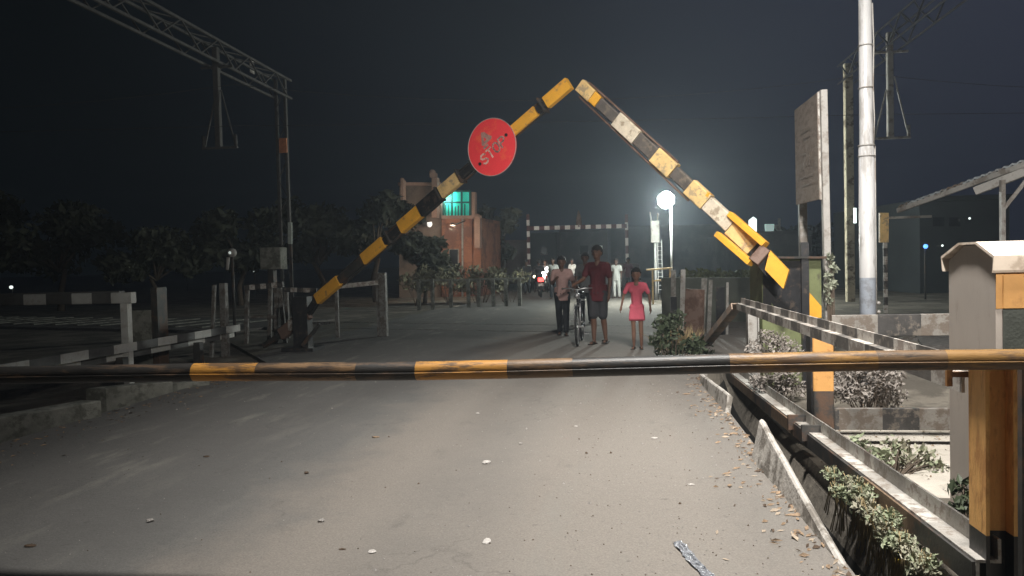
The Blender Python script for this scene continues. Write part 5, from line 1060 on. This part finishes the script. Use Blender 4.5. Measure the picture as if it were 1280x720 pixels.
# ------------------------------------------------------------------ litter on the road
def scrap(px, py, r_, m, lab, name, cat, flat_=.35, asp=1.0):
    c_ = PZ(px, py, 0); mb = MB(); mb.ball(c_ + V((0, 0, r_ * flat_ * .8)), r_, 10, 7, sc=(1, asp, flat_)); rs = random.Random(int(px * 7 + py))
    for v in mb.v:
        k = rs.uniform(.7, 1.25); v.x = c_.x + (v.x - c_.x) * k; v.y = c_.y + (v.y - c_.y) * k; v.z = max(.003, v.z * rs.uniform(.7, 1.2))
    for i in range(len(mb.sm)): mb.sm[i] = False
    return obj(name, mb, m, None, lab, cat, 'litter and pebbles on the road')
scrap(608, 579, .033, M['paper'], 'crumpled white paper ball in the middle of the road', 'paper_ball', 'paper')
scrap(818, 548, .035, M['paper'], 'flat white paper scrap right of the road middle', 'paper_scrap', 'paper', .15, .5)
scrap(608, 677, .022, M['paper'], 'thin white paper curl near the bottom edge of the view', 'paper_scrap', 'paper', .2, 1.8)
scrap(720, 533, .018, M['paper'], 'tiny pale paper bit centre right of the road just past the paper ball', 'paper_scrap', 'paper', .2)
scrap(258, 571, .03, M['twig'], 'dark leaf scrap on the left half of the road', 'leaf_scrap', 'leaf', .2, .6)
scrap(469, 547, .035, M['drylitter'], 'brown leaf scrap left of the road middle near the barrier', 'leaf_scrap', 'leaf', .2, .5)
scrap(465, 690, .022, M['paper'], 'small pale scrap at the bottom left of the road middle', 'paper_scrap', 'paper', .25)
scrap(38, 683, .03, M['twig'], 'dark scrap near the lower left corner', 'leaf_scrap', 'leaf', .25, .6)
scrap(428, 687, .02, M['twig'], 'dark twig scrap just left of the small pale scrap at the bottom', 'leaf_scrap', 'leaf', .2, .5)
scrap(733, 567, .012, M['twig'], 'dark pebble right of the paper ball', 'pebble', 'pebble', .6)
scrap(383, 592, .018, M['twig'], 'dark pebble left of the brown leaf scrap in the left lane', 'pebble', 'pebble', .5)
scrap(188, 652, .022, M['stone'], 'grey pebble in the lower left of the road', 'pebble', 'pebble', .5)
scrap(401, 652, .02, M['stone'], 'pale pebble right of the lower left pebble', 'pebble', 'pebble', .5)
scrap(597, 517, .02, M['paper'], 'tiny white bit nearest the barrier in the road middle', 'paper_scrap', 'paper', .3)
scrap(651, 555, .016, M['stone'], 'small stone right above the paper ball', 'pebble', 'pebble', .5)
scrap(864, 606, .022, M['paper'], 'pale scrap near the right kerb fin', 'paper_scrap', 'paper', .2, .6)
# torn film strip at the bottom
mb = MB(); pts_ = [(846, 679), (856, 690), (866, 703), (880, 716), (892, 730)]; prev = None; rs = random.Random(3); vs = []; nW = 7
for i in range(25):
    t = i / 24 * (len(pts_) - 1); k = min(int(t), len(pts_) - 2); f_ = t - k; px = pts_[k][0] + (pts_[k + 1][0] - pts_[k][0]) * f_; py = pts_[k][1] + (pts_[k + 1][1] - pts_[k][1]) * f_
    c_ = PZ(px, py, 0)
    for w_ in range(nW): vs.append(c_ + V(((w_ / (nW - 1) - .5) * .055 * rs.uniform(.8, 1.2) , rs.uniform(-.006, .006), .004 + rs.random() * .013)))
fs = [(i * nW + j, i * nW + j + 1, (i + 1) * nW + j + 1, (i + 1) * nW + j) for i in range(24) for j in range(nW - 1)]
mb.add(vs, fs); obj('plastic_strip', mb, M['foil'], None, 'crumpled grey plastic strip stuck to the road at the bottom edge', 'plastic strip', fix=False)
# leaf and twig litter along the right edge
mb = MB(); rs = random.Random(11)
for _ in range(480):
    y = 2.6 + 7.5 * rs.random() ** 1.3; x = 1.09 - abs(rs.gauss(0, .09 + .15 * (math.sin(y * 5.1) * .5 + .5) * (math.sin(y * 1.7) * .5 + .5))); z = .004
    s = rs.uniform(.008, .034) * (1 if rs.random() < .75 else 1.5); a = rs.gauss(.3, 1.0); dx_, dy_ = math.cos(a) * s, math.sin(a) * s; k = rs.uniform(.10, .42)
    mb.add([(x - dx_, y - dy_, z), (x - dy_ * k - dx_ * .2, y + dx_ * k, z + rs.uniform(.002, .014)), (x + dx_, y + dy_, z + rs.uniform(0, .010)), (x + dy_ * k, y - dx_ * k, z)], [(0, 1, 2), (0, 2, 3)], 0 if rs.random() < .55 else (1 if rs.random() < .5 else 2))
for _ in range(260):
    y = 5 + 6 * rs.random(); x = -5.45 + abs(rs.gauss(0, .3)); s = rs.uniform(.008, .03); a = rs.uniform(0, 6.28); dx_, dy_ = math.cos(a) * s, math.sin(a) * s
    mb.add([(x - dx_, y - dy_, .004), (x - dy_ * .4, y + dx_ * .4, .012), (x + dx_, y + dy_, .006), (x + dy_ * .4, y - dx_ * .4, .004)], [(0, 1, 2), (0, 2, 3)], 0)
gm = MB()
for _ in range(1500):
    x = rs.uniform(-5.3, 1.0); y = 3.2 + 6.5 * rs.random() ** 1.2
    if rs.random() < .6: x = 1.0 - abs(rs.gauss(0, 1.1))
    s = rs.uniform(.0025, .007) * (1 if rs.random() < .95 else 2.0); h_ = s * rs.uniform(.6, 1.2); a = rs.uniform(0, 6.28); ca, sa = math.cos(a) * s, math.sin(a) * s
    gm.add([(x + ca, y + sa, .001), (x - sa * .8, y + ca * .8, .001), (x - ca, y - sa, .001), (x + sa * .8, y - ca * .8, .001), (x, y, .001 + h_)], [(0, 1, 4), (1, 2, 4), (2, 3, 4), (3, 0, 4)], 0 if rs.random() < .7 else 1)
obj('road_grit', gm, [M['stone'], M['twig']], kind='stuff', fix=False)
obj('leaf_litter', mb, [M['drylitter'], M['straw'], M['twig']], kind='stuff', fix=False)
mb = MB()
for _ in range(1400):
    y = 2.5 + 6.5 * rs.random(); x = 1.7 + 2.6 * rs.random(); z = max(gz(x, y), -.19 if (x > 1.95 and 5.55 < y < 7.9) else -9); s = rs.uniform(.005, .02); a = rs.uniform(0, 6.28); dx_, dy_ = math.cos(a) * s, math.sin(a) * s
    mb.add([(x - dx_, y - dy_, z + .004), (x - dy_ * .4, y + dx_ * .4, z + .012), (x + dx_, y + dy_, z + .006), (x + dy_ * .4, y - dx_ * .4, z + .004)], [(0, 1, 2), (0, 2, 3)], 0 if rs.random() < .5 else 1)
obj('verge_litter', mb, [M['drylitter'], M['paper']], kind='stuff', fix=False)

# ------------------------------------------------------------------ the street lamp that lights the near road (stands behind the camera)
nl = thing('street_lamp', 'tall street lamp beside the viewer with a long arm over the road', 'street lamp', (2.6, 1.2, -.2))
hx_ = NEAR_LAMP
mb = MB(); mb.tube([(2.6, 1.2, -.3), (2.6, 1.2, 7.8), (2.4, 1.35, 8.5), (1.9, 1.8, 8.85), (hx_.x, hx_.y, hx_.z + .13)], [.09, .07, .05, .04, .035], 12); obj('post', mb, M['galv'], nl)
mb = MB(); mb.box((hx_.x - .3, hx_.y - .16, hx_.z + .085), (hx_.x + .3, hx_.y + .16, hx_.z + .18), b=.03); obj('lamp_head', mb, M['galv'], nl)
mb = MB(); mb.box((hx_.x - .25, hx_.y - .12, hx_.z + .07), (hx_.x + .25, hx_.y + .12, hx_.z + .083)); obj('lens', mb, M['headlight'], nl)
ld = bpy.data.lights.new('near_lamp_light', 'SPOT'); ld.energy = NEAR_POWER; ld.color = (1, .97, .925); ld.shadow_soft_size = .42; ld.spot_size = math.radians(112); ld.spot_blend = 1.0
lo_ = bpy.data.objects.new('near_lamp_light', ld); COL.objects.link(lo_); lo_.location = NEAR_LAMP + V((0, 0, .0))
lo_.rotation_euler = (NEAR_AIM - NEAR_LAMP).to_track_quat('-Z', 'Y').to_euler()
lo_.parent = nl; lo_.matrix_parent_inverse = nl.matrix_world.inverted()
# added unseen fill lamp on the same post, brightens booms and stop disc
fp = V((2.42, 1.25, 3.4)); fd = (FILL_AIM - fp).normalized()
mb = MB(); mb.beam(fp - fd * .16, fp - fd * .02, .34, .26); mb.beam(V((2.6, 1.2, 3.4)), fp - fd * .1, .05, .05); obj('added_fill_lamp', mb, M['galv'], nl)
mb = MB(); mb.beam(fp - fd * .018, fp - fd * .008, .28, .2); obj('added_fill_lens', mb, M['headlight'], nl)
fo_ = point('added_boom_fill', fp, FILL_POWER, (1, .96, .9), .1, 'SPOT'); fo_.data.spot_size = math.radians(88); fo_.data.spot_blend = .75; fo_.rotation_euler = fd.to_track_quat('-Z', 'Y').to_euler(); fo_.parent = nl; fo_.matrix_parent_inverse = nl.matrix_world.inverted()
for o in bpy.data.objects:
    if '_world' in o: del o['_world']
